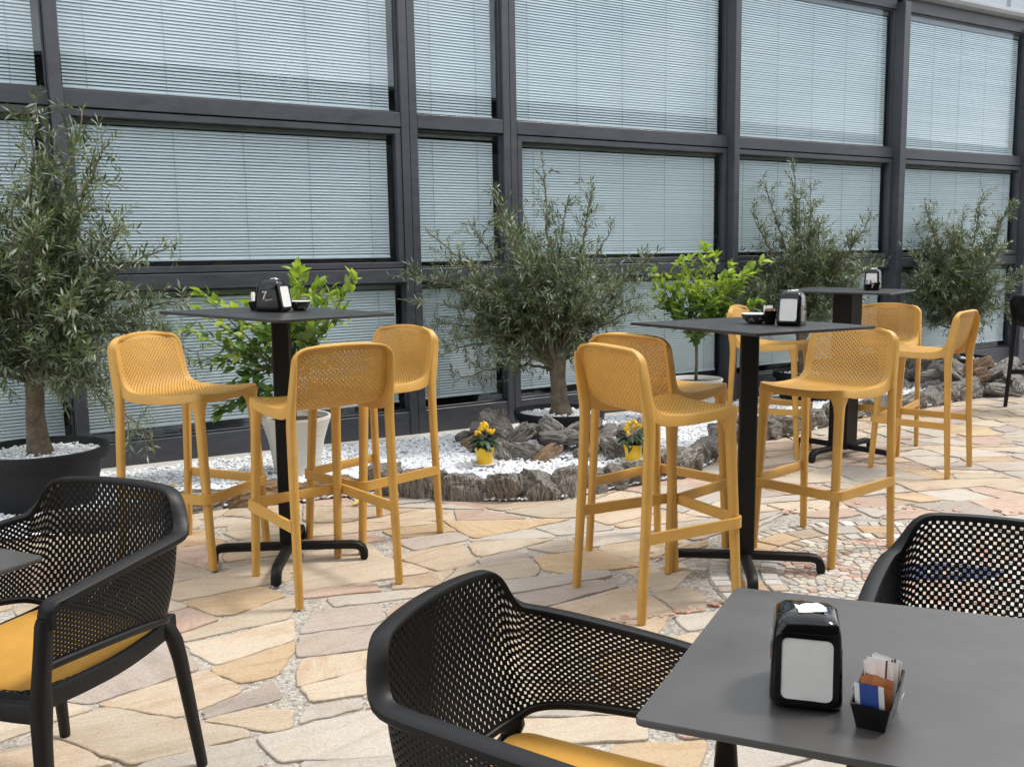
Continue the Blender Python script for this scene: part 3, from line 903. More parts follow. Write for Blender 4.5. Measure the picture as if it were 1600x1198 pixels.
    bx(-4.0, 13.2, 2.2, 2.3, -0.05, 4.0, 0, rm); bx(-4.0, 13.2, 0.17, 2.3, 3.93, 4.015, 0, rm); bx(-4.0, 13.2, 0.17, 2.2, -0.10, -0.04, 0, rm)
    bx(-4.1, -4.0, 0.02, 2.3, -0.05, 4.4, 0, rm); bx(13.2, 13.3, 0.02, 2.3, -0.05, 4.4, 0, rm)
    part('room_shell', rm, M_dark)
build_facade()

# ------------------------------------------------------------------ terrace canopy and added wall behind the viewer (seen only as reflections)
def build_canopy():
    yaw = math.atan2(WD.y, WD.x)
    def at(x, y, z): v = WD * x + WN * y; return (v.x, v.y, z)
    mb = MB(); mb.box((0, 0, 0), (60, 6.3, .05))
    c = obj('canopy', mb, simple('grey_canopy_cloth', (0.20, 0.20, 0.195), 0.8, var=.1, vscale=2), loc=at(10, -3.65, 4.02), rotz=yaw); tag(c, kind='structure')
    for k in range(30):
        m = MB(); m.box((-29 + k * 2.0, 0, -.10), (.07, 6.2, .14), bev=.004); obj('beam', m, M_metal, c)
    m = MB(); m.box((0, 3.1, -.12), (60, .09, .16), bev=.004); obj('edge_beam', m, M_metal, c)
    m = MB(); m.box((0, 0, 0), (60, .2, 4.3)); tag(obj('added_rear_wall', m, simple('grey_render', (0.55, 0.55, 0.54), 0.9, var=.12, vscale=1.5), loc=at(10, -6.95, 2.1), rotz=yaw), kind='structure')  # unseen wall, added so the lower panes reflect shade instead of sky
build_canopy()

# ------------------------------------------------------------------ curves and perforated shells
def catmull(pts, n):
    P = np.array(pts, float)
    P = np.vstack([2 * P[0] - P[1], P, 2 * P[-1] - P[-2]])
    out = []
    for i in range(1, len(P) - 2):
        for k in range(n):
            t = k / n
            out.append(0.5 * ((2 * P[i]) + (-P[i - 1] + P[i + 1]) * t + (2 * P[i - 1] - 5 * P[i] + 4 * P[i + 1] - P[i + 2]) * t * t + (-P[i - 1] + 3 * P[i] - 3 * P[i + 1] + P[i + 2]) * t ** 3))
    out.append(P[-2])
    return np.array(out)
class Curve:
    def __init__(s, pts, n=12, dims=None):
        s.P = catmull(pts, n)
        k = s.P[:, :dims] if dims else s.P
        d = np.r_[0, np.cumsum(np.linalg.norm(np.diff(k, axis=0), axis=1))]
        s.len = d[-1]; s.t = d / d[-1]
    def __call__(s, u):
        u = np.asarray(u, float)
        return np.stack([np.interp(u, s.t, s.P[:, k]) for k in range(s.P.shape[1])], -1)
def unit(a): return a / np.maximum(np.linalg.norm(a, axis=-1, keepdims=True), 1e-9)
def normals(S, U, V, e=1e-3):
    U0, U1 = np.clip(U - e, 0, 1), np.clip(U + e, 0, 1); V0, V1 = np.clip(V - e, 0, 1), np.clip(V + e, 0, 1)
    return unit(np.cross(S(U1, V) - S(U0, V), S(U, V1) - S(U, V0)))
def perforated(S, nu, nv, hole, ratio, thick, flip=1):
    gu, gv = np.meshgrid(np.arange(nu + 1) / nu, np.arange(nv + 1) / nv, indexing='ij')
    U = list(gu.ravel()); V = list(gv.ravel()); F = []; loops = []
    idx = lambda i, j: i * (nv + 1) + j
    for i in range(nu):
        for j in range(nv):
            c = [idx(i, j), idx(i + 1, j), idx(i + 1, j + 1), idx(i, j + 1)]
            if hole(i, j):
                b = len(U); k = ratio / 2
                for du, dv in ((-k, -k), (k, -k), (k, k), (-k, k)):
                    U.append((i + .5 + du) / nu); V.append((j + .5 + dv) / nv)
                h = [b, b + 1, b + 2, b + 3]
                for q in range(4): F.append((c[q], c[(q + 1) % 4], h[(q + 1) % 4], h[q]))
                loops.append(h)
            else: F.append(tuple(c))
    U = np.array(U); V = np.array(V)
    P = S(U, V); N = normals(S, U, V) * flip
    n = len(U)
    mb = MB()
    vs = np.vstack([P, P - N * thick])
    fs = [f if flip > 0 else f[::-1] for f in F] + [tuple(a + n for a in (f[::-1] if flip > 0 else f)) for f in F]
    for h in loops:
        for q in range(4):
            a, b = h[q], h[(q + 1) % 4]
            fs.append((b, a, a + n, b + n) if flip < 0 else (a, b, b + n, a + n))
    bd = [idx(i, 0) for i in range(nu)] + [idx(nu, j) for j in range(nv)] + [idx(i, nv) for i in range(nu, 0, -1)] + [idx(0, j) for j in range(nv, 0, -1)]
    for q in range(len(bd)):
        a, b = bd[q], bd[(q + 1) % len(bd)]
        fs.append((a, b, b + n, a + n) if flip < 0 else (b, a, a + n, b + n))
    mb.add(vs, fs)
    return mb
def ribbon(mb, P, N, O, section, closed=True, mi=0):
    """section: list of (o, n) offsets; scalar or per-point callables"""
    rings = []
    for k in range(len(P)):
        rings.append([P[k] + O[k] * o + N[k] * q for o, q in section(k)])
    if closed: rings.append(rings[0])
    mb.loft(rings, True, not closed, mi)
def rrect(hx, hy, r, n=4):
    r = min(r, hx * .98, hy * .98); out = []
    for cx, cy, a0 in ((hx - r, hy - r, 0), (-hx + r, hy - r, 90), (-hx + r, -hy + r, 180), (hx - r, -hy + r, 270)):
        for k in range(n + 1):
            a = R(a0 + 90 * k / n); out.append((cx + r * math.cos(a), cy + r * math.sin(a)))
    return out
def leg_loft(mb, secs, n=3, rr=0.38):
    """secs: (x, y, z, sx, sy)"""
    rings = []
    for x, y, z, sx, sy in secs:
        rings.append([(x + a, y + b, z) for a, b in rrect(sx / 2, sy / 2, rr * min(sx, sy), n)])
    mb.loft(rings[::-1])

# ------------------------------------------------------------------ yellow bar stool
def make_stool():
    prof = Curve([(-.262, 1.02), (-.248, .975), (-.230, .915), (-.212, .86), (-.194, .814), (-.168, .778), (-.125, .759), (-.04, .752), (.05, .752), (.12, .756), (.175, .764), (.212, .766), (.222, .763)], 10)
    Lp = prof.len
    def halfw(u):
        s_ = u * Lp
        w = np.interp(u, [0, .25, .45, .7, 1.0], [.205, .214, .212, .208, .203])
        r = 0.055; d = np.clip(s_, 0, r); w = w - (r - np.sqrt(np.maximum(r * r - (r - d) ** 2, 0)))
        r2 = 0.03; d2 = np.clip(Lp - s_, 0, r2); w = w - (r2 - np.sqrt(np.maximum(r2 * r2 - (r2 - d2) ** 2, 0)))
        return w
    def S(u, v):
        c = prof(u); y = (2 * v - 1); w = halfw(u)
        back = np.clip((c[..., 1] - .78) / .2, 0, 1)
        x = c[..., 0] + back * 0.030 * y ** 2
        z = c[..., 1] + (1 - back) * 0.010 * (np.abs(y) ** 3)
        z = z - np.where(u < .2, 0.014 * (y ** 2) * np.clip(1 - u / .2, 0, 1), 0)
        return np.stack([x, y * w, z], -1)
    root = thing('bar_stool', 'x', 'bar stool')
    nu, nv = 72, 42
    shell = perforated(S, nu, nv, lambda i, j: (i + j) % 2 == 0 and 3 <= i <= nu - 3 and 3 <= j <= nv - 4, 0.70, 0.006)
    obj('seat_shell', shell, M_yellow, root, angle=R(35))
    # edge frame round the shell
    q_ = np.linspace(0, 1, 500) ** 1.0
    uu = np.r_[np.zeros(200), 1 - np.cos(np.linspace(0, PI, 700)), np.full(200, 2.0), 1 + np.cos(np.linspace(0, PI, 700))] / 2
    vv_ = np.r_[np.linspace(0, 1, 200), np.ones(700), np.linspace(1, 0, 200), np.zeros(700)]
    Pd = S(uu, vv_); dd = np.r_[0, np.cumsum(np.linalg.norm(np.diff(Pd, axis=0), axis=1))]
    tt = np.linspace(0, dd[-1], 151)[:-1]
    us = np.interp(tt, dd, uu); vs = np.interp(tt, dd, vv_)
    P = np.stack([np.interp(tt, dd, Pd[:, k]) for k in range(3)], -1)
    N = normals(S, np.clip(us, .03, .99), np.clip(vs, .06, .94), 4e-3)
    for _ in range(3): N = unit(N + np.roll(N, 1, 0) + np.roll(N, -1, 0))
    T = unit(np.roll(P, -1, 0) - np.roll(P, 1, 0)); O = unit(np.cross(T, N))
    if np.mean(np.sum(O * (P - P.mean(0)), 1)) < 0: O = -O
    dep = np.interp(us, [0, .1, .4, .52, .9, 1], [.022, .036, .044, .040, .032, .032])
    fr = MB()
    ribbon(fr, P, N, O, lambda k: [(-.010, .0008), (-.003, .0024), (.003, .001), (.0055, -.004), (.0055, -dep[k]), (.002, -dep[k] - .002), (-.004, -dep[k]), (-.006, -.005)])
    obj('edge_frame', fr, M_yellow, root, angle=R(40))
    for s in (-1, 1):
        m = MB(); leg_loft(m, [(.186, s * .176, .748, .085, .072), (.191, s * .180, .728, .066, .058), (.196, s * .184, .70, .048, .043), (.200, s * .187, .66, .041, .038), (.222, s * .194, .30, .037, .035), (.240, s * .1975, .006, .033, .032), (.240, s * .1975, 0, .033, .032)])
        obj('leg', m, M_yellow, root, angle=R(35))
        m = MB(); leg_loft(m, [(-.252, s * .209, .978, .018, .006), (-.246, s * .2130, .95, .030, .011), (-.236, s * .2150, .90, .039, .016), (-.222, s * .2160, .83, .044, .022), (-.209, s * .217, .76, .046, .028), (-.207, s * .218, .70, .042, .031), (-.218, s * .221, .42, .037, .032), (-.240, s * .2265, .006, .032, .030), (-.240, s * .2265, 0, .029, .027)])
        obj('leg', m, M_yellow, root, angle=R(35))
    # foot rest wraps the front legs
    zf = .318; path = [(-.222, .232, zf)] + [(.19, .2215, zf)]
    for k in range(7):
        a = PI / 2 - k * PI / 12; path.append((.210 + .036 * math.cos(a), .184 + .036 * math.sin(a), zf))
    path += [(x, -y, z) for x, y, z in path[::-1]]
    P = np.array(path); T = unit(np.gradient(P, axis=0)); N = np.tile([0, 0, 1.], (len(P), 1)); O = np.cross(T, N)
    m = MB(); ribbon(m, P, N, O, lambda k: [(-.008, -.021), (.006, -.021), (.0085, -.016), (.0085, .016), (.006, .021), (-.008, .021)], False)
    obj('footrest', m, M_yellow, root, angle=R(35))
    return root
stool0 = make_stool()
STOOL_GROUP = 'mustard yellow bar stools round the tall tables'
stools = [
    ((-1.472, 4.208), 339.5, 'leftmost mustard bar stool, facing right towards the left tall table'),
    ((-0.806, 3.804), 128.6, 'mustard bar stool with its perforated back to the viewer at the left tall table'),
    ((-0.692, 4.473), 229.5, 'mustard bar stool behind the left tall table, in front of the white gravel'),
    ((0.578, 3.602), 27.8, 'mustard bar stool nearest the viewer, back turned, left of the middle tall table'),
    ((0.683, 4.187), 43.8, 'mustard bar stool partly hidden behind the nearest stool, before the gravel bed'),
    ((1.432, 4.216), 221.6, 'mustard bar stool facing the viewer right of the middle tall table, on the mosaic edge'),
    ((2.633, 5.896), 138.4, 'mustard bar stool seen side on, right in front of the farthest tall table'),
    ((2.60, 6.54), 235.6, 'mustard bar stool behind the farthest tall table, beside the right slate heap'),
    ((1.81, 6.45), 330.4, 'mustard bar stool left of the farthest tall table, seen behind the middle table')]
for i, ((x, y), a, lab) in enumerate(stools):
    o = stool0 if i == 0 else copy_tree(stool0)
    o.location = (x, y, 0.011); o.rotation_euler = (0, 0, R(a)); o['label'] = lab; o['group'] = STOOL_GROUP

bs = copy_tree(stool0)
bs.location = (4.72, 8.13, .011); bs.rotation_euler = (0, 0, R(-5)); bs['label'] = 'black bar stool cut off by the right edge, far back near the gravel bed'; bs['group'] = 'black bar stools'
BLACKED = {}
for ch in bs.children:
    me = ch.data
    if me.name not in BLACKED:
        BLACKED[me.name] = me.copy(); BLACKED[me.name].materials.clear(); BLACKED[me.name].materials.append(M_black)
    ch.data = BLACKED[me.name]

# ------------------------------------------------------------------ tall tables
def make_table(name, label, loc, yaw, s, zt, tilt=(0, 0), foot_yaw=0, post=0.075, arm=.36, foot_n=4, group=None, topmat=None):
    t = thing(name, label, 'table', (loc[0], loc[1], 0.011), 0, group)
    zt -= 0.011
    top = MB(); pts = rrect(s / 2, s / 2, .012, 3)
    ca, sa = math.cos(yaw), math.sin(yaw)
    def P(x, y, dz):
        X, Y = x * ca - y * sa, x * sa + y * ca
        return (X, Y, zt + dz + tilt[0] * X + tilt[1] * Y)
    rings = [[P(x * k, y * k, dz) for x, y in pts] for k, dz in ((.99, -.012), (.9985, -.0105), (1, -.006), (1, -.0015), (.9975, 0))]
    top.loft(rings)
    obj('table_top', top, topmat or M_top, t, angle=R(50))
    m = MB(); m.box((0, 0, (zt + .055) / 2 - .005), (post, post, zt - .065), Matrix.Rotation(foot_yaw, 3, 'Z'), 0, .006)
    obj('post', m, M_metal, t)
    m = MB(); m.box((0, 0, zt - .020), (.30, .30, .008), Matrix.Rotation(yaw, 3, 'Z'), 0, .002)
    obj('mounting_plate', m, M_metal, t)
    for k in range(foot_n):
        a = foot_yaw + k * 2 * PI / foot_n; c, s2 = math.cos(a), math.sin(a)
        m = MB()
        path = [(post * .42, .068), (arm - .05, .066), (arm - .025, .062), (arm - .008, .050), (arm, .030), (arm, .006)]
        rings = []
        for q, (d, z) in enumerate(path):
            p0 = path[max(q - 1, 0)]; p1 = path[min(q + 1, len(path) - 1)]
            tx, tz = p1[0] - p0[0], p1[1] - p0[1]; l = math.hypot(tx, tz); nx, nz = -tz / l, tx / l
            h, w = .017, .021
            rings.append([(c * (d + nx * hh) - s2 * ww, s2 * (d + nx * hh) + c * ww, z + nz * hh) for hh, ww in ((-h, -w * .7), (-h * .7, -w), (h * .7, -w), (h, -w * .7), (h, w * .7), (h * .7, w), (-h * .7, w), (-h, w * .7))])
        m.loft(rings)
        lg = obj('foot', m, M_metal, t, angle=R(40))
        m = MB(); m.lathe([(.013, 0), (.015, .002), (.015, .010), (.010, .012)], 12, (c * arm, s2 * arm, -.002)); obj('glide', m, M_black, lg, smooth=True)
    return t
TG = 'tall black tables with square tops'
T1 = make_table('tall_table', 'tall square black table at left, between three stools and before the cream pot', (-1.012, 4.07), R(-31.3), .712, 1.132, (-.0285, .0094), R(4), .072, .335, group=TG)
T2 = make_table('tall_table', 'tall square black table in the middle with patterned bowl, caddy and napkins', (1.0, 3.89), R(-56.4), .712, 1.075, (-.0085, .0058), R(-8), .072, .32, group=TG)
T3 = make_table('tall_table', 'tall square black table farthest back, beside the right olive trees', (2.268, 6.28), R(-35.3), .712, 1.143, (-.0084, .017), R(45 - 6), .14, .36, group=TG)
FG_C, FG_YAW, FG_Z, FG_T = (.57, 1.362), R(-27), .71, (.035, -.022)
FG = make_table('low_table', 'low black square table in the right foreground with napkins and sugar caddy', FG_C, FG_YAW, .60, FG_Z, FG_T, R(18), .075, .27, topmat=M_lowtop)
LT = make_table('low_table', 'low black table at left edge, only its corner in view before the armchair', (-1.434, 1.842), R(-25), .60, .70, (0, 0), R(20), .075, .27, topmat=M_lowtop)
def table_z(c, z, tl, x, y): return z + tl[0] * (x - c[0]) + tl[1] * (y - c[1])

# ------------------------------------------------------------------ black armchairs
def make_armchair():
    root = thing('armchair', 'x', 'armchair')
    half = [(.250, .262, .622, .478), (.14, .268, .634, .474), (.02, .270, .644, .466), (-.09, .268, .652, .456), (-.165, .264, .656, .446), (-.208, .254, .661, .438), (-.228, .240, .690, .432), (-.241, .222, .728, .426), (-.252, .198, .748, .422), (-.261, .168, .754, .420), (-.275, .09, .757, .415), (-.280, 0, .758, .412)]
    full = half + [(x, -y, a, b) for x, y, a, b in half[-2::-1]]
    cv = Curve(full, 10, 2)
    def S(u, t):
        q = cv(u); x, y, zt, zb = q[..., 0], q[..., 1], q[..., 2], q[..., 3]
        back = np.clip((-.05 - x) / .2, 0, 1)
        k = (1 - t) ** 1.3
        x2 = x + k * (.050 * back); y2 = y * (1 - k * (.045 + .015 * back))
        zt = zt - .030 * np.clip((x - .222) / .028, 0, 1) ** 2
        bulge = np.sin(PI * np.clip(t, 0, 1)) * .012 * back
        return np.stack([x2 - bulge, y2, zb + (zt - zb) * t], -1)
    nu, nv = 150, 30
    sh = perforated(S, nu, nv, lambda i, j: (i + j) % 2 == 0 and 3 <= i <= nu - 4 and 1 <= j <= nv - 2, 0.80, 0.005)
    obj('backrest_shell', sh, M_black, root, angle=R(35))
    us = np.linspace(.027, .973, 110); P = S(us, np.ones(110)); p0 = P[0]
    arc = np.array([[p0[0] + .036 * math.sin(q), p0[1] - .002, p0[2] - .036 + .036 * math.cos(q)] for q in np.linspace(PI / 2, .15, 8)])
    end = np.vstack([arc[:1] - np.array([0, 0, .02]), arc]); endm = (end * np.array([1, -1, 1]))[::-1]
    P = np.vstack([end, P, endm]); Th = unit(np.gradient(P * np.array([1, 1, 0]), axis=0)); Th[:10] = Th[11]; Th[-10:] = Th[-12]; T = unit(np.gradient(P, axis=0))
    O = np.stack([Th[:, 1], -Th[:, 0], 0 * Th[:, 0]], -1); O = unit(O)
    for k in range(len(P)):
        if O[k] @ (P[k] - np.array([.05, 0, P[k][2]])) < 0: O[k] = -O[k]
    Nn = unit(np.cross(T, O)); Nn *= np.sign(Nn[64, 2])
    m = MB(); ribbon(m, P, Nn, O, lambda k: [(-.008, -.001), (-.006, .003), (.002, .004), (.024, .002), (.031, -.003), (.032, -.014), (.028, -.018), (.006, -.010), (-.007, -.010)], False)
    obj('arm_rail', m, M_black, root, angle=R(45))
    us = np.linspace(0, 1, 110); P = S(us, np.zeros(110)); m = MB(); m.tube([tuple(p) for p in P], .0105, 6); obj('lower_rail', m, M_black, root, smooth=True)
    for s in (-1, 1):
        m = MB(); leg_loft(m, [(.246, s * .272, .592, .026, .030), (.247, s * .272, .58, .034, .036), (.250, s * .270, .54, .037, .036), (.256, s * .262, .45, .040, .036), (.257, s * .258, .40, .048, .040), (.262, s * .260, .33, .041, .036), (.275, s * .270, .006, .030, .030), (.275, s * .270, 0, .030, .030)])
        obj('leg', m, M_black, root, angle=R(35))
        m = MB(); leg_loft(m, [(-.196, s * .205, .425, .03, .02), (-.205, s * .210, .405, .048, .032), (-.222, s * .219, .365, .044, .036), (-.232, s * .226, .31, .039, .034), (-.272, s * .248, .006, .028, .028), (-.272, s * .248, 0, .026, .026)])
        obj('leg', m, M_black, root, angle=R(35))
    sc = Curve([(-.235, .402), (-.18, .390), (-.05, .382), (.10, .386), (.21, .394), (.262, .392), (.272, .382)], 8)
    def S2(u, v):
        c = sc(u); y = 2 * v - 1
        return np.stack([c[..., 0], y * np.interp(u, [0, .5, 1], [.212, .238, .245]), c[..., 1] + .008 * np.abs(y) ** 3], -1)
    sp_ = perforated(S2, 50, 46, lambda i, j: (i + j) % 2 == 0 and 3 <= i <= 46 and 2 <= j <= 43, 0.7, 0.005)
    obj('seat', sp_, M_black, root, angle=R(35))
    us = np.r_[np.zeros(8), np.linspace(0, 1, 20), np.ones(8), np.linspace(1, 0, 20)][:-1]; vs = np.r_[np.linspace(0, 1, 9)[:-1], np.ones(20), np.linspace(1, 0, 9)[1:], np.zeros(20)][:-1]
    P = S2(us, vs); O = unit(P * np.array([1, 1, 0])); N = np.tile([0, 0, 1.], (len(P), 1))
    m = MB(); ribbon(m, P, N, O, lambda k: [(-.014, .002), (0, .002), (.004, -.004), (.004, -.040), (-.004, -.042), (-.006, -.006)])
    obj('seat_frame', m, M_black, root, angle=R(40))
    return root
arm0 = make_armchair()
AG = 'black perforated armchairs at the low tables'
chairs = [((.078, 1.556), -27.6, .93, 'black perforated armchair in the centre foreground facing the low table at right'),
          ((1.057, 1.926), 240, .93, 'black perforated armchair at right, behind the low table, facing the viewer'),
          ((-1.145, 2.17), 250, .95, 'black perforated armchair at left foreground with its arm towards the viewer')]
for i, ((x, y), a, sc, lab) in enumerate(chairs):
    o = arm0 if i == 0 else copy_tree(arm0)
    o.location = (x, y, .011); o.rotation_euler = (0, 0, R(a)); o.scale = (sc, sc, sc if i < 2 else 1.0); o['label'] = lab; o['group'] = AG

    for ch in o.children:
        if ch.name.split('.')[0] in ('seat', 'seat_frame'): ch.location.z = (-.035, .01, .018)[i]

def make_cushion(label, chair, sc, a):
    (x, y) = chair
    t = thing('seat_cushion', label, 'cushion', (x, y, .011 + (.392 + (-.035 if a < 0 else .006)) * sc), R(a), 'yellow seat cushions on the armchairs')
    t.scale = (sc, sc, sc)
    m = MB(); rings = []
    for k, z in ((.90, .002), (.965, .010), (1.0, .024), (.99, .034), (.93, .041), (.80, .044), (.55, .046), (.25, .047)):
        rings.append([(px * k + .02, py * k, z) for px, py in rrect(.226, .218, .05, 5)])
    m.loft(rings); b = obj('cushion_body', m, M_cushion, t, smooth=True)
    m = MB(); m.tube([(px * 1.005 + .02, py * 1.005, .025) for px, py in rrect(.226, .218, .05, 5)] + [(.226 * 1.005 + .02, .168 * 1.005, .025)], .0035, 6); obj('piping', m, M_cushion, t, smooth=True)
    m = MB(); m.box((-.07, .226, .022), (.05, .004, .012), Matrix.Rotation(R(8), 3, 'X')); obj('care_tag', m, M_napkin, t)
make_cushion('yellow cushion on the centre foreground armchair, mostly below the frame', (.078, 1.556), .93, -27.6)
make_cushion('yellow cushion with white tag on the left foreground armchair', (-1.145, 2.17), .95, 250)

# ------------------------------------------------------------------ things on the tables
def text_mesh(body, size, mat_, shear=0.0):
    cu = bpy.data.curves.new('lettering', 'FONT'); cu.body = body; cu.size = size; cu.shear = shear; cu.align_x = 'LEFT'; cu.extrude = 0.0001; cu.resolution_u = 2
    o = bpy.data.objects.new('lettering', cu); COL.objects.link(o)
    dg = bpy.context.evaluated_depsgraph_get(); dg.update()
    me = bpy.data.meshes.new_from_object(o.evaluated_get(dg))
    bpy.data.objects.remove(o); bpy.data.curves.remove(cu)
    me.materials.clear(); me.materials.append(mat_)
    return me
ESPRESSO = text_mesh('Espresso', .0105, M_white, .35)
def seven_mb(h):
    """a serif seven, base at origin, height h, in the xy plane"""
    P = [(.05, .80), (.08, 1.0), (.13, .96), (.62, .96), (.70, 1.0), (.70, .90), (.50, .60), (.38, .35), (.33, .12), (.33, 0), (.13, 0), (.15, .14), (.24, .40), (.40, .66), (.52, .84), (.20, .84), (.12, .80)]
    m = MB(); P = [(x * h, y * h) for x, y in P]
    # fan by hand as strips: top bar, then stem
    m.prism([P[0], P[16], P[15], P[14], P[5], P[4], P[3], P[2], P[1]], 0, .0004)
    m.prism([P[14], P[13], P[12], P[11], P[10], P[9], P[8], P[7], P[6], P[5]], 0, .0004)
    return m
SEVEN = {}
def seven(h, parent, mw):
    if h not in SEVEN: SEVEN[h] = seven_mb(h).mesh('seven', M_white)
    o = link('numeral', SEVEN[h], parent); o.matrix_local = mw; return o
def script_mb():
    """the word Nero in a loose brush hand, about 1 wide"""
    m = MB()
    def st(pts, r=.018):
        c = catmull([(x, y, 0) for x, y in pts], 5); rr = [r * (0.55 + 0.75 * abs(math.sin(3 * k / len(c) + .6))) for k in range(len(c))]
        m.tube([tuple(p) for p in c], rr, 4)
    st([(0, 0), (.06, .22), (.14, .46)]); st([(.14, .46), (.20, .22), (.27, .02)]); st([(.27, .02), (.34, .28), (.45, .60), (.53, .68)])
    st([(.42, .12), (.52, .20), (.50, .28), (.43, .22), (.43, .08), (.52, .02), (.60, .10)])
    st([(.60, .10), (.65, .26), (.68, .22), (.66, .04)]); st([(.66, .14), (.73, .26), (.80, .24)])
    st([(.94, .24), (.86, .22), (.84, .08), (.92, .02), (.98, .12), (.94, .24), (1.03, .22)])
    # swash round the seven
    st([(-.02, -.02), (-.22, -.16), (-.42, -.14), (-.48, .04), (-.36, .16)], .014); st([(-.50, .72), (-.56, .58), (-.50, .40), (-.44, .30)], .014)
    return m
NERO = script_mb().mesh('script_word', M_gold)
def paper_crumple(mb, w, d, h, rg, n=5):
    g = [[((i / n - .5) * w + rg.uniform(-.001, .001), (j / n - .5) * d, h * (.3 + .7 * rg.rand()) * (1 if 0 < i < n else .3)) for j in range(n + 1)] for i in range(n + 1)]
    vs = [p for r in g for p in r]; fs = [(i * (n + 1) + j, (i + 1) * (n + 1) + j, (i + 1) * (n + 1) + j + 1, i * (n + 1) + j + 1) for i in range(n) for j in range(n)]
    b = len(vs); vs += [(x, y, z - .0008) for x, y, z in vs]
    mb.add(vs, fs + [tuple(q + b for q in f[::-1]) for f in fs])
def make_dispenser(label, loc, rotz, rg, hs=1.0):
    t = thing('napkin_dispenser', label, 'napkin dispenser', loc, rotz, 'black napkin dispensers on the tables')
    t.scale = (1, 1, hs)
    m = MB(); rings = []
    for hx, hy, z, r in ((.056, .044, 0, .016), (.062, .048, .004, .018), (.066, .0495, .012, .018), (.066, .0495, .020, .016), (.0605, .0485, .055, .014), (.0535, .0470, .095, .014), (.0495, .0455, .116, .014), (.046, .043, .128, .016), (.038, .036, .136, .018), (.022, .022, .140, .012)):
        rings.append([(x, y, z) for x, y in rrect(hx, hy, r, 5)])
    m.loft(rings); obj('body', m, M_gloss, t, angle=R(75))
    # slanted mouth plates, both ends
    for s in (1, -1):
        an = math.atan2(.0155, .088)
        base = Matrix.Translation((s * .0665, 0, .020)) @ Matrix.Rotation(0 if s > 0 else PI, 4, 'Z') @ Matrix.Rotation(-an, 4, 'Y')
        o_, i_ = rrect(.051, .043, .012, 4), rrect(.0455, .0345, .009, 4)
        b = MB(); rr = []
        for pts, dx in ((o_, -.002), (o_, .0035), (i_, .0045), (i_, -.001)): rr.append([(dx, y, z + .046) for z, y in pts])
        b.loft(rr, True, False); q = obj('mouth_frame', b, M_gloss, t, angle=R(40)); q.matrix_local = base
        b = MB(); n = 8
        g = [[(.0032 + rg.uniform(-.0005, .0005), (j / n - .5) * .070, .046 + (k / n - .5) * .092) for j in range(n + 1)] for k in range(n + 1)]
        vs = [p for r in g for p in r]; fs = [(k * (n + 1) + j, k * (n + 1) + j + 1, (k + 1) * (n + 1) + j + 1, (k + 1) * (n + 1) + j) for k in range(n) for j in range(n)]
        bb = len(vs); vs += [(x - .004, y, z) for x, y, z in vs]; b.add(vs, fs + [tuple(a + bb for a in f[::-1]) for f in fs])
        q = obj('napkin', b, M_napkin, t, smooth=True); q.matrix_local = base
    m = MB(); paper_crumple(m, .034, .040, .007, rg); q = obj('napkin', m, M_napkin, t); q.location = (.004, .004, .139); q.rotation_euler = (.05, -.06, .2)
    # lettering on the two broad sides: figure seven, script word, small word
    for s in (1, -1):
        an = math.atan2(.0025, .075)
        face = Matrix.Translation((0, s * .0488, .058)) @ Matrix.Rotation(PI if s > 0 else 0, 4, 'Z') @ Matrix.Rotation(PI / 2 - an, 4, 'X')
        seven(.036, t, face @ Matrix.Translation((-.026, -.004, .0004)))
        w = link('script_word', NERO, t); w.matrix_local = face @ Matrix.Translation((-.006, .004, .0006)) @ Matrix.Scale(.034, 4)
        w = link('lettering', ESPRESSO, t); w.matrix_local = face @ Matrix.Translation((-.012, -.010, .0006)) @ Matrix.Rotation(R(6), 4, 'Z')
    return t
def make_caddy(label, loc, rotz):
    t = thing('sachet_caddy', label, 'sachet holder', loc, rotz, 'black sachet holders on the tables')
    m = MB(); hx0, hy0, hx1, hy1, hh = .040, .019, .050, .026, .046; w = .0022
    o0, o1 = rrect(hx0, hy0, .003, 2), rrect(hx1, hy1, .003, 2)
    i1, i0 = rrect(hx1 - w, hy1 - w, .003, 2), rrect(hx0 - w, hy0 - w, .003, 2)
    lip = lambda x: hh + .010 * (x / hx1)
    m.loft([[(x, y, 0) for x, y in o0], [(x, y, lip(x)) for x, y in o1], [(x, y, lip(x)) for x, y in i1], [(x, y, .003) for x, y in i0]])
    obj('box', m, M_gloss, t, angle=R(30))
    for s in (1, -1):
        face = Matrix.Translation((0, s * .0268, .016)) @ Matrix.Rotation(PI if s > 0 else 0, 4, 'Z') @ Matrix.Rotation(PI / 2 + .17, 4, 'X')
        seven(.026, t, face @ Matrix.Translation((-.010, 0, .0008)))
    return t
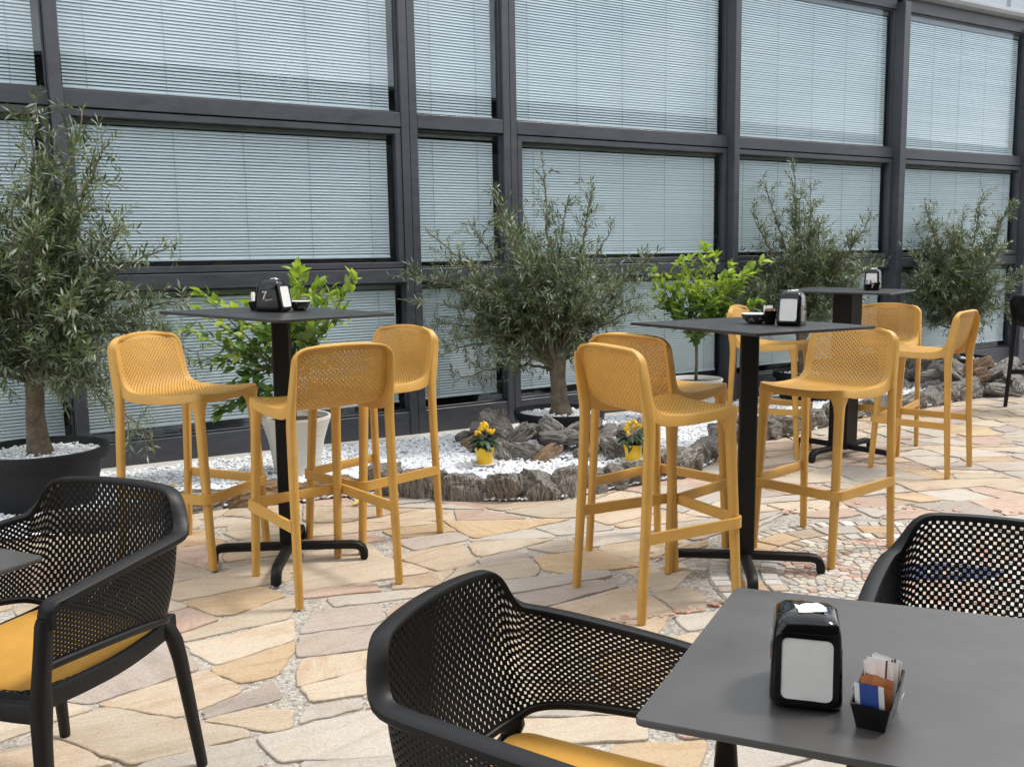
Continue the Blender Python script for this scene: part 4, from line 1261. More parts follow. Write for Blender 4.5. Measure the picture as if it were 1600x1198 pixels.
def make_sachets(loc, rotz, where, kinds, rg):
    n = len(kinds); names = {'white': M_sa_white, 'brown': M_sa_brown, 'blue': M_sa_blue, 'orange': M_sa_orange}
    seen = {}; order = ['frontmost', 'second', 'third', 'fourth', 'rearmost']
    for k, kd in enumerate(kinds):
        seen[kd] = seen.get(kd, 0) + 1
        tot = kinds.count(kd)
        which = '' if tot == 1 else (', ' + order[seen[kd] - 1] + ' of its colour')
        m = MB(); w, h = .038 + rg.uniform(-.002, .002), .058 + rg.uniform(-.004, .006) + (.014 if kd == 'white' else 0)
        nx = 5; vs = []
        for i in range(nx + 1):
            for j in range(3):
                u = i / nx; vs.append(((u - .5) * w, .0018 * math.sin(PI * u) * (1 if j == 1 else .3) + rg.uniform(-.0006, .0006), h * j / 2 + (0.0012 if (i % 2) and j == 2 else 0)))
        b = len(vs); vs += [(x, -y - .0006, z) for x, y, z in vs]
        fs = [(i * 3 + j, (i + 1) * 3 + j, (i + 1) * 3 + j + 1, i * 3 + j + 1) for i in range(nx) for j in range(2)]
        m.add(vs, fs + [tuple(q + b for q in f[::-1]) for f in fs])
        o = obj('sugar_sachet', m, names[kd], None)
        d = -.036 + .072 * k / max(1, n - 1)
        ca, sa = math.cos(rotz), math.sin(rotz)
        o.location = (loc[0] + ca * d, loc[1] + sa * d, loc[2] + .006)
        o.rotation_euler = (Matrix.Rotation(rotz + PI / 2 + rg.uniform(-.1, .1), 3, 'Z') @ Matrix.Rotation(rg.uniform(-.22, .10), 3, 'X') @ Matrix.Rotation(rg.uniform(-.1, .1), 3, 'Y')).to_euler()
        tag(o, f'{kd} sugar sachet standing in {where}{which}', 'sugar sachet', 'sugar sachets in ' + where)
rgs = np.random.RandomState(8)
def on(c, z, tl, x, y): return (x, y, table_z(c, z, tl, x, y))
# foreground table
p = on(FG_C, FG_Z, FG_T, .425, 1.292); make_dispenser('glossy black napkin dispenser on the low foreground table', p, R(-106), rgs, .92)
p = on(FG_C, FG_Z, FG_T, .496, 1.203); make_caddy('black sachet holder beside the dispenser on the low foreground table', p, R(57))
make_sachets(p, R(57), 'the foreground holder', ['blue', 'brown', 'brown', 'orange', 'white', 'white', 'white', 'white'], rgs)
# left tall table
C1 = (-1.006, 4.06); Z1, L1 = 1.132, (-.0285, .0094)
p = on(C1, Z1, L1, -1.045, 4.09); make_dispenser('napkin dispenser on the left tall table, lettered side to the viewer', p, R(-17), rgs)
p = on(C1, Z1, L1, -1.118, 4.155); make_caddy('sachet holder half hidden behind the dispenser on the left tall table', p, R(-10))
make_sachets(p, R(-10), 'the left table holder', ['white', 'white', 'brown', 'white'], rgs)
# middle tall table
C2 = (1.0, 3.90); Z2, L2 = 1.075, (-.0085, .0058)
p = on(C2, Z2, L2, 1.155, 3.83); make_dispenser('napkin dispenser on the middle tall table, white napkins towards the viewer', p, R(-120), rgs)
p = on(C2, Z2, L2, 1.085, 3.91); make_caddy('sachet holder left of the dispenser on the middle tall table', p, R(-100))
make_sachets(p, R(-100), 'the middle table holder', ['white', 'blue', 'orange', 'brown'], rgs)
# farthest tall table
C3 = (2.268, 6.28); Z3, L3 = 1.143, (-.0084, .017)
p = on(C3, Z3, L3, 2.455, 6.335); make_dispenser('napkin dispenser on the farthest tall table', p, R(-122), rgs)
p = on(C3, Z3, L3, 2.405, 6.225); make_caddy('sachet holder in front of the dispenser on the farthest tall table', p, R(-10))
make_sachets(p, R(-10), 'the farthest table holder', ['blue', 'white', 'brown', 'white', 'white'], rgs)
def make_bowl(label, loc, r=.055):
    m = MB(); m.lathe([(r * .45, 0), (r * .55, .003), (r * .85, .020), (r, .040), (r * .97, .041), (r * .82, .022), (r * .5, .008)], 28)
    o = obj('bowl', m, M_checks, None, angle=R(50), loc=loc); tag(o, label, 'bowl', 'small patterned bowls on the tall tables')
    m = MB(); m.lathe([(r * .985, .0395), (r * 1.005, .041), (r * .98, .043), (r * .95, .041)], 28); obj('rim', m, M_saucer, o, smooth=True)
make_bowl('small dark patterned bowl left of the sachets on the middle tall table', on(C2, Z2, L2, 1.03, 3.93), .058)
make_bowl('small patterned bowl peeking out behind the dispenser on the left tall table', on(C1, Z1, L1, -.955, 4.20), .050)

# ------------------------------------------------------------------ rocks
from mathutils import noise as mnoise
def ico_sphere(sub):
    V = [tuple(v) for v in ICO_V]; F = list(ICO_F)
    for _ in range(sub):
        mid = {}; G = []
        def mp(a, b):
            k = (min(a, b), max(a, b))
            if k not in mid:
                q = np.array(V[a]) + np.array(V[b]); V.append(tuple(q / np.linalg.norm(q))); mid[k] = len(V) - 1
            return mid[k]
        for a, b, c in F:
            ab, bc, ca = mp(a, b), mp(b, c), mp(c, a); G += [(a, ab, ca), (b, bc, ab), (c, ca, bc), (ab, bc, ca)]
        F = G
    return np.array(V), F
IV, IF = ico_sphere(3)
def rock_mesh(rg, size, mat_, cuts=7, rough=.16, boxy=.8):
    """grain runs along local x"""
    v = np.sign(IV) * np.abs(IV) ** boxy
    v /= np.abs(v).max()
    for _ in range(cuts):
        n = rg.normal(size=3); n[0] *= .6; n /= np.linalg.norm(n); c = rg.uniform(.62, .95)
        d = v @ n - c; v -= np.outer(np.maximum(d, 0) * .98, n)
    o = rg.uniform(0, 50, 3)
    for k in range(len(v)):
        p = v[k]
        a = mnoise.noise(Vector((p[0] * 1.3 + o[0], p[1] * 4.6 + o[1], p[2] * 4.6 + o[2])))
        b = mnoise.noise(Vector((p[0] * 2.2 + o[1], p[1] * 10 + o[2], p[2] * 10 + o[0])))
        c = mnoise.noise(Vector((p[0] * 1.6 + o[2], p[1] * 1.6 + o[0], p[2] * 1.6 + o[1])))
        v[k] = p * (1 + rough * .8 * a + rough * .6 * b + .10 * c)
    m = MB(); m.add(v * np.array(size), IF)
    return m.mesh('rock', mat_, angle=R(14))
ORD = ['first', 'second', 'third', 'fourth', 'fifth', 'sixth', 'seventh', 'eighth', 'ninth', 'tenth', 'eleventh', 'twelfth', 'thirteenth', 'fourteenth', 'fifteenth', 'sixteenth', 'seventeenth', 'eighteenth', 'nineteenth', 'twentieth']
def ordn(k):
    return ORD[k] if k < 20 else ('twenty-' + ORD[k - 20] if k < 29 else ('thirtieth' if k == 29 else ('thirty-' + ORD[k - 30] if k < 39 else ('fortieth' if k == 39 else 'forty-' + ORD[k - 40]))))
def place_rock(name, me, loc, rot, label, group):
    o = link(name, me); o.location = loc; o.rotation_euler = rot.to_euler()
    tag(o, label, 'rock', group); return o
def build_edging():
    rg = np.random.RandomState(17)
    B = np.array(BORDER[1:]); seg = np.r_[0, np.cumsum(np.linalg.norm(np.diff(B, axis=0), axis=1))]
    s = 0.0; k = 0
    lab_parts = [(1.75, 'brown edging log behind the left stools'),
                 (3.9, 'streaked rock edging the front of the central bed'),
                 (5.4, 'streaked rock at the right end of the central bed'),
                 (99, 'streaked rock edging the far right gravel bed')]
    cnt = {}
    while s < seg[-1] - .1:
        log = s < 1.6
        w = rg.uniform(.26, .42) if log else rg.uniform(.16, .29)
        m_ = s + w / 2
        x, y = np.interp(m_, seg, B[:, 0]), np.interp(m_, seg, B[:, 1])
        x2, y2 = np.interp(m_ + .05, seg, B[:, 0]), np.interp(m_ + .05, seg, B[:, 1])
        a = math.atan2(y2 - y, x2 - x)
        h = rg.uniform(.09, .12) if log else rg.uniform(.145, .185)
        nx, ny = -math.sin(a), math.cos(a)
        if log:
            me = rock_mesh(rg, (w / 2 * 1.12, .085, h / 2 * 1.25), M_rock if rg.rand() < .7 else M_rock2, 5, .22)
            rot = Matrix.Rotation(a + rg.uniform(-.15, .15), 3, 'Z') @ Matrix.Rotation(rg.uniform(-.12, .12), 3, 'Y') @ Matrix.Rotation(rg.uniform(0, 6), 3, 'X')
        else:
            # grain mostly upright or along the edge
            if rg.rand() < .55:
                me = rock_mesh(rg, (h / 2 * 1.25, w / 2 * 1.15, .085), M_rock if rg.rand() < .8 else M_rock3, 9, .16, .6)
                rot = Matrix.Rotation(a, 3, 'Z') @ Matrix.Rotation(PI / 2 + rg.uniform(-.25, .25), 3, 'Y') @ Matrix.Rotation(0, 3, 'X')
                rot = Matrix.Rotation(a, 3, 'Z') @ Matrix(((0, 1, 0), (0, 0, 1), (1, 0, 0))) @ Matrix.Rotation(rg.uniform(-.25, .25), 3, 'Z')
            else:
                me = rock_mesh(rg, (w / 2 * 1.15, .09, h / 2 * 1.2), M_rock if rg.rand() < .8 else M_rock3, 9, .16, .6)
                rot = Matrix.Rotation(a + rg.uniform(-.12, .12), 3, 'Z') @ Matrix.Rotation(rg.uniform(-.25, .25), 3, 'Y')
        g = next(t for lim, t in lab_parts if m_ < lim)
        cnt[g] = cnt.get(g, 0) + 1
        q = project(x, y, .05)
        if q and -60 < q[0] < 1660:
            place_rock('edging_rock', me, (x + nx * .06, y + ny * .06, h * .40), rot, f'{g}, {ordn(cnt[g] - 1)} from the left', 'rocks edging the gravel bed')
        s += w * .93; k += 1
build_edging()
def build_mound(cx, cy, where, seed, rows, group):
    rg = np.random.RandomState(seed)
    for rname, rad, z, n, a0, a1, smin, smax in rows:
        for k in range(n):
            a = R(a0 + (a1 - a0) * (k + .5) / n + rg.uniform(-5, 5)); r = rad + rg.uniform(-.05, .05)
            L_ = rg.uniform(smin, smax)
            x, y = cx + r * math.cos(a), cy + r * math.sin(a)
            mt = M_rock if rg.rand() < .7 else (M_rock3 if rg.rand() < .85 else M_rock2)
            if where.startswith('central') and rname == 'front' and k == n // 2: mt = M_rock2
            me = rock_mesh(rg, (L_ * .64, L_ * rg.uniform(.32, .44), L_ * rg.uniform(.24, .36)), mt, 12, .14)
            rot = Matrix.Rotation(a + PI / 2 + rg.uniform(-.7, .7), 3, 'Z') @ Matrix.Rotation(rg.uniform(-.75, .75), 3, 'Y') @ Matrix.Rotation(rg.uniform(-.9, .3), 3, 'X')
            place_rock('slate_rock', me, (x, y, z + rg.uniform(-.015, .02)), rot, f'slate rock under the {where}, {rname} row, {ordn(k)} from the left', group)
build_mound(.35, 6.70, 'central olive tree', 5, [('front', .67, .085, 11, 178, 350, .15, .23), ('middle', .56, .160, 10, 172, 368, .17, .25), ('upper', .47, .205, 7, 172, 312, .15, .23)], 'rocks heaped under the central olive tree')
build_mound(4.72, 9.80, 'right olive tree', 6, [('front', .80, .08, 10, 165, 330, .18, .27), ('middle', .62, .17, 10, 160, 340, .20, .30), ('upper', .46, .24, 8, 160, 345, .20, .30)], 'rocks heaped under the right olive tree')
rgx = np.random.RandomState(12)
for k, (x, y, z, L_, lab) in enumerate([(1.20, 7.55, .09, .26, 'slate rock lying behind the central olive tree near the lemon pot'), (2.05, 7.25, .08, .28, 'dark rock on the gravel behind the stool left of the far table'), (1.75, 7.15, .08, .24, 'dark rock on the gravel left of the far stool')]):
    me = rock_mesh(rgx, (L_ * .6, L_ * .4, L_ * .3), M_rock, 8)
    place_rock('slate_rock', me, (x, y, z), Matrix.Rotation(rgx.uniform(0, 3), 3, 'Z'), lab, 'loose rocks on the gravel')

# ------------------------------------------------------------------ pots and plants
def pot_gravel(parent, r, z, seed, n):
    rg = np.random.RandomState(seed); mb = MB()
    mb.lathe([(.001, z - .03), (r, z - .03), (r, z - .006), (r * .5, z), (.001, z + .002)], 20)
    for _ in range(n):
        a = rg.uniform(0, 2 * PI); q = r * math.sqrt(rg.rand()) * .97
        add_pebble(mb, rg, q * math.cos(a), q * math.sin(a), z + .004 + .012 * (1 - q / r) + rg.uniform(-.004, .006), rg.uniform(.008, .014))
    o = obj('pot_gravel', mb, M_gravel, parent); o['kind'] = 'stuff'
def make_pot(name, label, loc, prof, m_, group=None, smooth_angle=R(50)):
    o = MB(); o.lathe(prof, 48)
    p = obj(name, o, m_, None, angle=smooth_angle, loc=loc); tag(p, label, 'plant pot', group); return p
def tub(name, label, loc, R_, H, seed, n=260):
    p = make_pot(name, label, loc, [(R_ * .70, 0), (R_ * .74, .006), (R_ * .90, H - .075), (R_ * .915, H - .062), (R_ * .985, H - .058), (R_ * 1.0, H - .008), (R_ * .99, H), (R_ * .93, H), (R_ * .925, H - .02), (R_ * .90, H - .06), (R_ * .82, H - .085), (.002, H - .088)], M_pot, 'black tubs of the olive trees')
    pot_gravel(p, R_ * .88, H - .038, seed, n)
    return p
def add_leaf(mb, base, d, nrm, L_, W_, curl=.12, fold=.25, wide=.45):
    """pointed leaf: 2 x 3 quads folded along the midrib"""
    d = d.normalized(); sd = d.cross(nrm)
    if sd.length < 1e-4: sd = d.orthogonal()
    sd.normalize(); n = sd.cross(d)
    b = len(mb.v)
    for t, w in ((0, .10), (wide * .55, .85), (wide * 1.3, .95), (1, .03)):
        c = base + d * (L_ * t) - n * (curl * L_ * t * t)
        for k in (-1, 0, 1):
            p = c + sd * (k * w * W_ / 2) + n * (abs(k) * fold * W_ * .5 * w)
            mb.v.append((p.x, p.y, p.z))
    for r in range(3):
        q = b + r * 3
        mb.f.append((q, q + 1, q + 4, q + 3)); mb.f.append((q + 1, q + 2, q + 5, q + 4)); mb.m += [0, 0]
def simple_leaf(mb, base, d, nrm, L_, W_):
    d = d.normalized(); sd = d.cross(nrm)
    if sd.length < 1e-4: sd = d.orthogonal()
    sd.normalize(); n = sd.cross(d); b = len(mb.v)
    m_ = base + d * (L_ * .5) - n * (L_ * .03); e = base + d * L_ - n * (.10 * L_)
    for p in (base, m_ + sd * W_ / 2 + n * W_ * .12, e, m_ - sd * W_ / 2 + n * W_ * .12, m_): mb.v.append((p.x, p.y, p.z))
    mb.f += [(b, b + 4, b + 1), (b + 1, b + 4, b + 2), (b, b + 3, b + 4), (b + 3, b + 2, b + 4)]; mb.m += [0] * 4
def rvec(rg): 
    v = Vector(rg.normal(size=3)); return v.normalized()
def bez(a, b, c, t): return a * (1 - t) ** 2 + b * (2 * t * (1 - t)) + c * t * t

def make_olive(label, base, trunk_top, trunk_r, tips, seed, fill, leafL=.05, dens=1.0, depth=.45, lean=(0, 0), low=0.0):
    """tips: (x, z) of the main shoots as seen from the terrace; fill = extra inner shoots"""
    rg = np.random.RandomState(seed)
    t = thing('olive_tree', label, 'olive tree', base, 0, 'olive trees along the facade')
    B = Vector(base)
    top = Vector((lean[0], lean[1], trunk_top))
    trunk = MB(); path = []
    for k in range(9):
        q = k / 8; path.append(Vector((lean[0] * q + .012 * math.sin(5 * q + seed), lean[1] * q + .012 * math.cos(4 * q + seed), trunk_top * q)))
    rad = [trunk_r * (1.45 - .45 * min(1, 5 * k / 8) - .12 * (k / 8) + .05 * math.sin(k * 2.3 + seed)) for k in range(9)]
    trunk.tube(path, rad, 14)
    vv = np.array(trunk.v); 
    for k in range(len(vv)):
        nz = mnoise.noise(Vector(vv[k]) * 14 + Vector((seed, 0, 0))); vv[k][:2] += (vv[k][:2]) * nz * .16
    trunk.v = [tuple(p) for p in vv]
    obj('trunk', trunk, M_bark, t, smooth=True)
    br = MB(); lv = MB()
    P2 = [(x - B.x, z - B.z) for x, z in tips]
    shoots = []
    for x, z in P2:
        y = rg.uniform(-depth, depth) * .8
        shoots.append((Vector((x, y, z)), 1.0))
    poly = P2
    k = 0
    while k < fill:
        i, j = rg.randint(len(P2), size=2); w = rg.uniform(0, 1)
        x = P2[i][0] * w + P2[j][0] * (1 - w); z = P2[i][1] * w + P2[j][1] * (1 - w)
        x = x * rg.uniform(.45, .95); z = trunk_top * .8 + (z - trunk_top * .8) * rg.uniform(.45, .92)
        if z < low: continue
        shoots.append((Vector((x, rg.uniform(-depth, depth), z)), .85)); k += 1
    fill_n = len(shoots)
    for tip, sz in shoots:
        q0 = rg.uniform(.62, 1.0); st = path[int(q0 * 8)]
        st = Vector(st)
        mid = st + (tip - st) * .45 + Vector((0, 0, abs(tip.x - st.x) * .18 + .05)) + rvec(rg) * .05
        n = max(6, int((tip - st).length / .05)); pts = [bez(st, mid, tip, i / n) for i in range(n + 1)]
        pts = [p + rvec(rg) * (.010 if 0 < i < n else 0) for i, p in enumerate(pts)]
        r0 = min(trunk_r * .34, .004 + .011 * (tip - st).length)
        br.tube(pts, [r0 * (1 - .88 * i / n) + .0012 for i in range(n + 1)], 5)
        for i in range(1, n + 1):
            f = i / n
            if f < .30: continue
            ax = (pts[i] - pts[i - 1]).normalized()
            for _ in range(4 if f < .85 else 2):
                if rg.rand() > .62 * dens: continue
                dr = (rvec(rg) + ax * .55 + Vector((0, 0, .18))).normalized()
                L_ = rg.uniform(.08, .24) * (1.1 - .5 * f)
                tw = [pts[i] + dr * (L_ * s_) + Vector((0, 0, -.05 * L_ * s_ * s_)) + rvec(rg) * .004 for s_ in (0, .35, .7, 1)]
                br.tube(tw, [.0024, .002, .0016, .0008], 3, cap=False)
                nl = max(3, int(L_ / .021))
                for q in range(nl):
                    s_ = (q + .6) / nl; c = tw[0].lerp(tw[3], s_)
                    side = rvec(rg)
                    for sg in (1, -1):
                        d = (dr * .75 + (side - dr * side.dot(dr)).normalized() * sg * .8 + Vector((0, 0, .12))).normalized()
                        L2 = leafL * rg.uniform(.75, 1.3)
                        simple_leaf(lv, c, d, (Vector((0, 0, 1)) + rvec(rg) * .7).normalized(), L2, L2 * rg.uniform(.16, .23))
                simple_leaf(lv, tw[3], dr, Vector((0, 0, 1)), leafL, leafL * .2)
            if f > .5:      # leaves on the shoot itself
                side = rvec(rg)
                for sg in (1, -1):
                    d = (ax * .7 + (side - ax * side.dot(ax)).normalized() * sg * .8).normalized(); L2 = leafL * rg.uniform(.75, 1.25)
                    simple_leaf(lv, pts[i], d, (Vector((0, 0, 1)) + rvec(rg) * .6).normalized(), L2, L2 * .21)
    obj('branches', br, M_twig, t, smooth=True)
    o = obj('foliage', lv, M_olive, t); o['kind'] = 'stuff'
    return t

# left olive
tub('plant_pot', 'large black tub with white gravel at the left edge holding the biggest olive', (-2.60, 5.02, 0.03), .355, .325, 1, 320)
make_olive('tallest bushy olive tree at the left edge, in the large black tub', (-2.59, 5.02, .31), .62, .052,
           [(-2.5, 2.20), (-2.31, 2.17), (-2.08, 1.94), (-1.82, 1.44), (-1.86, 1.14), (-2.70, 2.05), (-2.10, .72), (-1.90, .40), (-3.0, 1.9), (-3.25, 1.5), (-3.3, 1.1), (-3.2, .8), (-2.25, 1.75), (-2.0, 1.55), (-1.75, .86), (-1.98, 1.0), (-2.9, .62), (-2.42, 2.0)], 3, 56, .058, 1.0, .42, (-.02, 0), .30)
# central olive
tub('plant_pot', 'black tub with white gravel on the slate heap holding the central olive', (.345, 6.74, .055), .335, .215, 2, 380)
make_olive('round olive tree in the middle, on the slate heap before the narrow windows', (.345, 6.74, .235), .50, .062,
           [(.24, 2.04), (-.15, 1.91), (.61, 1.91), (.72, 1.57), (1.02, 1.41), (-.57, 1.55), (-.87, 1.26), (1.03, 1.01), (-.42, .48), (.84, .66), (-.62, .90), (-.30, 1.62), (.40, 1.75), (-.55, .65), (.95, 1.2), (-.1, 1.75)], 8, 66, .052, 1.0, .45, (0, 0), .25)
# third olive
tub('plant_pot', 'black tub seen behind the middle stools, holding the slender olive', (2.78, 8.74, .03), .30, .28, 3, 150)
make_olive('slender olive tree behind the farthest table, right of the bright lemon tree', (2.76, 8.74, .27), .55, .05,
           [(2.61, 2.24), (2.38, 2.12), (2.85, 2.10), (3.22, 1.72), (3.23, 1.40), (2.01, 1.55), (2.96, .79), (2.11, .98), (3.45, 1.29), (2.2, 1.75), (2.7, 1.95), (2.15, 1.25), (3.3, 1.0), (3.1, 1.55)], 14, 60, .056, 1.0, .42, (-.03, 0), .40)
# fourth olive
tub('plant_pot', 'black tub on the right slate heap holding the rightmost olive', (4.80, 9.98, .08), .335, .235, 4, 200)
make_olive('rightmost dark olive tree with two tall tufts, on the right slate heap', (4.78, 9.98, .27), .50, .055,
           [(4.38, 1.95), (4.55, 1.88), (5.08, 2.06), (5.25, 1.95), (4.13, 1.46), (4.03, 1.29), (5.46, 1.24), (5.03, .58), (4.31, .55), (4.2, .85), (5.3, .85), (4.9, 1.85), (4.4, 1.7), (5.15, 1.75), (5.5, 1.1)], 23, 64, .060, 1.0, .42, (0, 0), .30)

# lemon trees: every leaf a piece of its own
def leaf_mesh(L_, W_, m_, curl):
    mb = MB(); add_leaf(mb, Vector((0, 0, 0)), Vector((1, 0, 0)), Vector((0, 0, 1)), L_, W_, curl, .3); return mb.mesh('leaf', m_, smooth=True)
LEAF_Y = [leaf_mesh(.085, .046, M_lemon_y, .18), leaf_mesh(.07, .036, M_lemon_y, .05), leaf_mesh(.098, .052, M_lemon_y, .3)]
LEAF_D = [leaf_mesh(.095, .052, M_lemon_d, .22), leaf_mesh(.085, .045, M_lemon_d, .35), leaf_mesh(.105, .056, M_lemon_d, .1)]
def put_leaf(parent, rg, pos, d, young, sc=1.0):
    me = (LEAF_Y if young else LEAF_D)[rg.randint(3)]
    z = (Vector((0, 0, 1)) + rvec(rg) * .55).normalized(); x = d.normalized(); y = z.cross(x)
    if y.length < 1e-3: y = x.orthogonal()
    y.normalize(); z = x.cross(y)
    o = link('leaf', me, parent); s_ = sc * rg.uniform(.75, 1.15)
    M_ = Matrix((x * s_, y * s_, z * s_)).transposed().to_4x4(); M_.translation = pos; o.matrix_local = M_
def make_lemon(label, base, stem_h, tips, seed, young_fn, per, cap=298):
    rg = np.random.RandomState(seed)
    t = thing('lemon_tree', label, 'lemon tree', base, 0, 'lemon trees in pale pots')
    B = Vector(base); br = MB(); cnt = 0; rest = MB()
    br.tube([Vector((0, 0, -.02)), Vector((.006, 0, stem_h * .5)), Vector((0, .004, stem_h))], [.016, .013, .012], 8)
    for tip in tips:
        e = Vector(tip) - B; st = Vector((0, 0, stem_h * rg.uniform(.75, 1.0)))
        mid = st.lerp(e, .5) + rvec(rg) * .05 + Vector((0, 0, .03))
        n = 8; pts = [bez(st, mid, e, i / n) for i in range(n + 1)]
        br.tube(pts, [.007 * (1 - .8 * i / n) + .001 for i in range(n + 1)], 5)
        for q in range(per):
            f = .30 + .70 * (q + rg.rand()) / per; k = min(n - 1, int(f * n)); p = pts[k].lerp(pts[k + 1], f * n - k) if k < n else pts[n]
            ax = (pts[k + 1] - pts[k]).normalized()
            d = (ax * (.5 + .5 * f) + rvec(rg) * .9 + Vector((0, 0, .1))).normalized()
            off = rvec(rg) * .03
            if cnt < cap and q % 2 == 0:
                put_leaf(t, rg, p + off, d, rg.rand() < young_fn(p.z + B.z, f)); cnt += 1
            else:
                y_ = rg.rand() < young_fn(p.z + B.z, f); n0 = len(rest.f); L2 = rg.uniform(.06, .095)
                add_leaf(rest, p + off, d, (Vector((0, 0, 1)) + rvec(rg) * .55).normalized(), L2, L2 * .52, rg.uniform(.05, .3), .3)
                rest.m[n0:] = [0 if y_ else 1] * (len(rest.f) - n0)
        for q in range(4):
            if cnt < cap:
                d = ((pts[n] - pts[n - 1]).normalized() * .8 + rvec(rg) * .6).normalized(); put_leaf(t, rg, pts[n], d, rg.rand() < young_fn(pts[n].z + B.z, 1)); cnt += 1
    obj('branches', br, M_twig, t, smooth=True)
    o = obj('foliage', rest, [M_lemon_y, M_lemon_d], t, smooth=True); o['kind'] = 'stuff'
    return t
p = make_pot('plant_pot', 'tall cream ribbed flower pot behind the left tall table', (-1.35, 5.72, .03),
             [(.135, 0), (.138, .006), (.150, .10), (.170, .22), (.196, .31), (.212, .352), (.218, .372), (.214, .380), (.200, .378), (.196, .36), (.18, .33), (.002, .33)], M_ribbed, 'pale pots of the lemon trees')
m = MB(); m.lathe([(.001, .325), (.183, .325), (.183, .345), (.001, .352)], 20); obj('soil', m, M_soil, p)
rl = np.random.RandomState(2)
tips = [(-1.88, 5.65, 1.17), (-1.32, 5.72, 1.31), (-.96, 5.68, 1.24), (-1.93, 5.6, .95), (-1.80, 5.7, .45), (-1.10, 5.6, .76), (-1.62, 5.5, 1.05), (-1.2, 5.85, 1.2), (-1.75, 5.85, .80), (-1.45, 5.5, .92), (-1.05, 5.8, 1.05), (-1.7, 5.6, .62), (-1.5, 5.85, .70), (-1.22, 5.6, .95), (-1.95, 5.75, .75), (-1.1, 5.72, 1.18), (-1.38, 5.6, 1.15), (-1.6, 5.72, 1.1), (-1.86, 5.5, 1.08), (-1.25, 5.6, 1.27), (-1.65, 5.62, .5)]
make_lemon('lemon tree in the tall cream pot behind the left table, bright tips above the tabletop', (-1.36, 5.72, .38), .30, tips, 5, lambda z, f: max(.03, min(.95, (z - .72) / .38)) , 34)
p = make_pot('plant_pot', 'wide pale grey bowl pot of the bright lemon tree, behind the centre stools', (1.575, 7.90, .05),
             [(.10, 0), (.105, .006), (.16, .10), (.205, .22), (.228, .285), (.230, .300), (.224, .304), (.212, .298), (.19, .25), (.002, .25)], M_wpot, 'pale pots of the lemon trees')
m = MB(); m.lathe([(.001, .245), (.196, .245), (.198, .268), (.001, .272)], 20); obj('soil', m, M_soil, p)
tips = [(1.63, 7.85, 1.45), (1.22, 7.85, 1.25), (2.11, 7.9, 1.34), (2.07, 7.8, 1.0), (1.35, 7.8, 1.10), (1.80, 7.75, 1.22), (1.45, 8.0, 1.33), (1.95, 7.95, 1.15), (1.28, 7.9, .98), (1.55, 7.7, 1.15), (1.75, 8.0, 1.38), (1.95, 7.8, .85), (1.40, 7.75, .90), (1.68, 7.75, 1.02), (2.0, 7.85, 1.28), (1.5, 7.9, 1.38), (1.2, 7.8, 1.12), (1.85, 7.85, 1.32), (1.35, 7.9, 1.22), (1.6, 7.65, .80)]
make_lemon('bright yellow-green lemon tree behind the middle table, in the wide pale pot', (1.575, 7.90, .28), .42, tips, 6, lambda z, f: max(.10, min(.98, (z - .82) / .28)), 44)

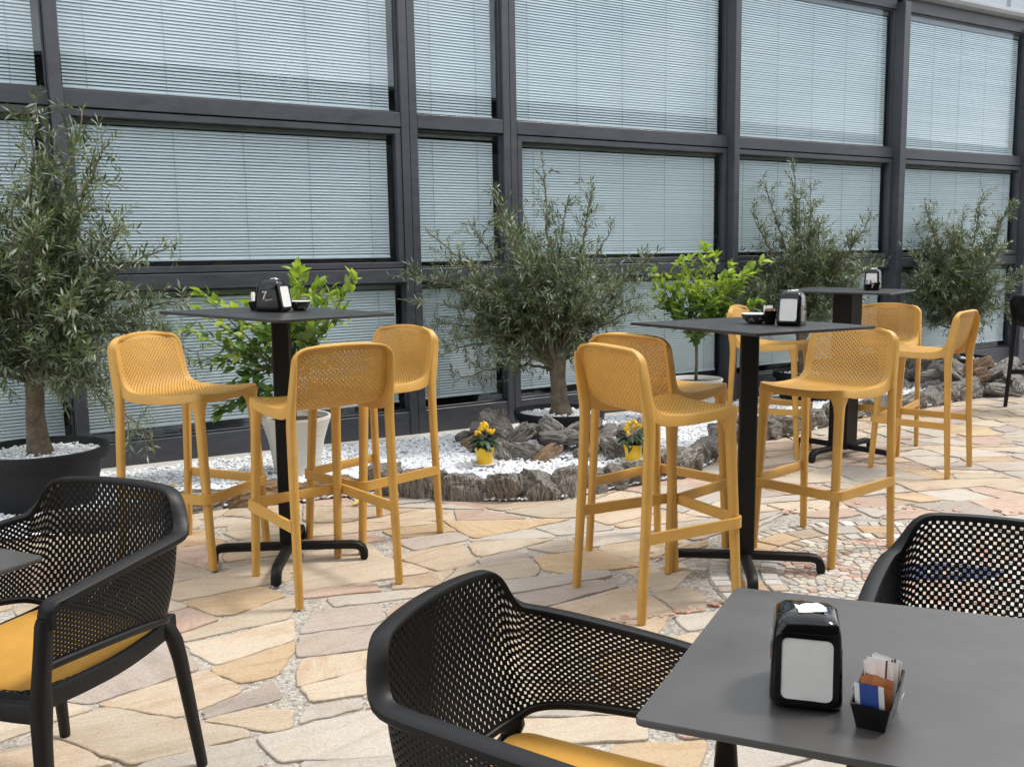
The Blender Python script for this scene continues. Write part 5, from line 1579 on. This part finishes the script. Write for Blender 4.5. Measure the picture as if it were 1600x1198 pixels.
# yellow pepper plants on saucers
def fruit_mesh():
    m = MB(); m.lathe([(.001, 0), (.007, .002), (.0105, .010), (.0095, .022), (.005, .033), (.001, .037)], 9); return m.mesh('fruit', M_pepper, smooth=True)
FRUIT = fruit_mesh()
PLEAF = (lambda mb: (add_leaf(mb, Vector((0, 0, 0)), Vector((1, 0, 0)), Vector((0, 0, 1)), .085, .034, .35, .25), mb.mesh('leaf', M_pepleaf, smooth=True))[1])(MB())
def make_pepper(lab_plant, lab_pot, lab_sauc, loc, seed, sc=1.0):
    rg = np.random.RandomState(seed); x, y, z = loc
    m = MB(); m.lathe([(.055, 0), (.078, .003), (.086, .012), (.083, .013), (.074, .006), (.002, .006)], 32)
    s_ = obj('saucer', m, M_saucer, None, angle=R(40), loc=loc); tag(s_, lab_sauc, 'saucer', 'saucers under the yellow pots')
    m = MB(); m.lathe([(.046, 0), (.048, .003), (.058, .078), (.0585, .082), (.063, .083), (.0645, .108), (.063, .110), (.059, .108), (.056, .095), (.002, .095)], 36)
    p_ = obj('flower_pot', m, M_ypot, None, angle=R(40), loc=(x, y, z + .006)); tag(p_, lab_pot, 'flower pot', 'yellow pots on saucers')
    m = MB(); m.lathe([(.001, .09), (.057, .09), (.057, .099), (.001, .102)], 16); obj('soil', m, M_soil, p_)
    t = thing('pepper_plant', lab_plant, 'pepper plant', (x, y, z + .103), 0, 'ornamental pepper plants in yellow pots')
    br = MB()
    for k in range(9):
        a = rg.uniform(0, 6.3); e = Vector((.05 * math.cos(a), .05 * math.sin(a), rg.uniform(.05, .10)))
        br.tube([Vector((0, 0, 0)), e * .5 + Vector((0, 0, .02)), e], [.003, .0025, .0015], 5)
        for q in range(8):
            d = Vector((math.cos(a + rg.normal() * .7), math.sin(a + rg.normal() * .7), rg.uniform(-.55, .25)))
            o = link('leaf', PLEAF, t); xx = d.normalized(); yy = Vector((0, 0, 1)).cross(xx).normalized(); zz = xx.cross(yy); s2 = rg.uniform(.65, 1.15)
            M_ = Matrix((xx * s2, yy * s2, zz * s2)).transposed().to_4x4(); M_.translation = e * rg.uniform(.4, 1.0); o.matrix_local = M_
    obj('stems', br, M_pepleaf, t)
    for k in range(15):
        a = rg.uniform(0, 6.3); r = .055 * math.sqrt(rg.rand()); o = link('fruit', FRUIT, t)
        o.location = (r * math.cos(a), r * math.sin(a), .065 + .075 * (1 - (r / .055) ** 2 * .7) + rg.uniform(-.02, .012)); o.rotation_euler = (rg.normal() * .35, rg.normal() * .35, 0); o.scale = (1.05,) * 3
make_pepper('pepper plant with yellow fruit, left of the slate heap', 'yellow pot left of the slate heap on the gravel', 'white saucer under the yellow pot left of the slate heap', (-.18, 5.88, .055), 1)
make_pepper('pepper plant with orange-yellow fruit, seen through the nearest stool', 'yellow pot right of the slate heap, nearer the edging', 'white saucer under the yellow pot seen through the nearest stool', (.785, 5.93, .055), 2)
make_pepper('pepper plant half hidden behind the other pepper plant at right', 'yellow pot half hidden behind the other right yellow pot', 'white saucer half hidden behind the right yellow pots', (.935, 6.16, .055), 3)

# fallen leaves on the bed and floor
for k, (x, y, z, a, lab) in enumerate([(-2.02, 5.30, .06, .4, 'fallen yellow leaf on the gravel by the kerb, left of the stools'), (-1.72, 5.55, .06, 2.0, 'fallen yellow leaf on the gravel left of the cream pot'), (-1.60, 5.42, .062, 3.2, 'larger fallen leaf on the gravel before the cream pot'), (-.88, 5.02, .018, 1.1, 'fallen leaf on the paving behind the left tall table')]):
    mb = MB(); add_leaf(mb, Vector((0, 0, 0)), Vector((1, 0, 0)), Vector((0, 0, 1)), .075, .042, -.25, .4)
    o = obj('fallen_leaf', mb, M_dryleaf, None, smooth=True, loc=(x, y, z), rotz=a); tag(o, lab, 'leaf', 'fallen leaves')
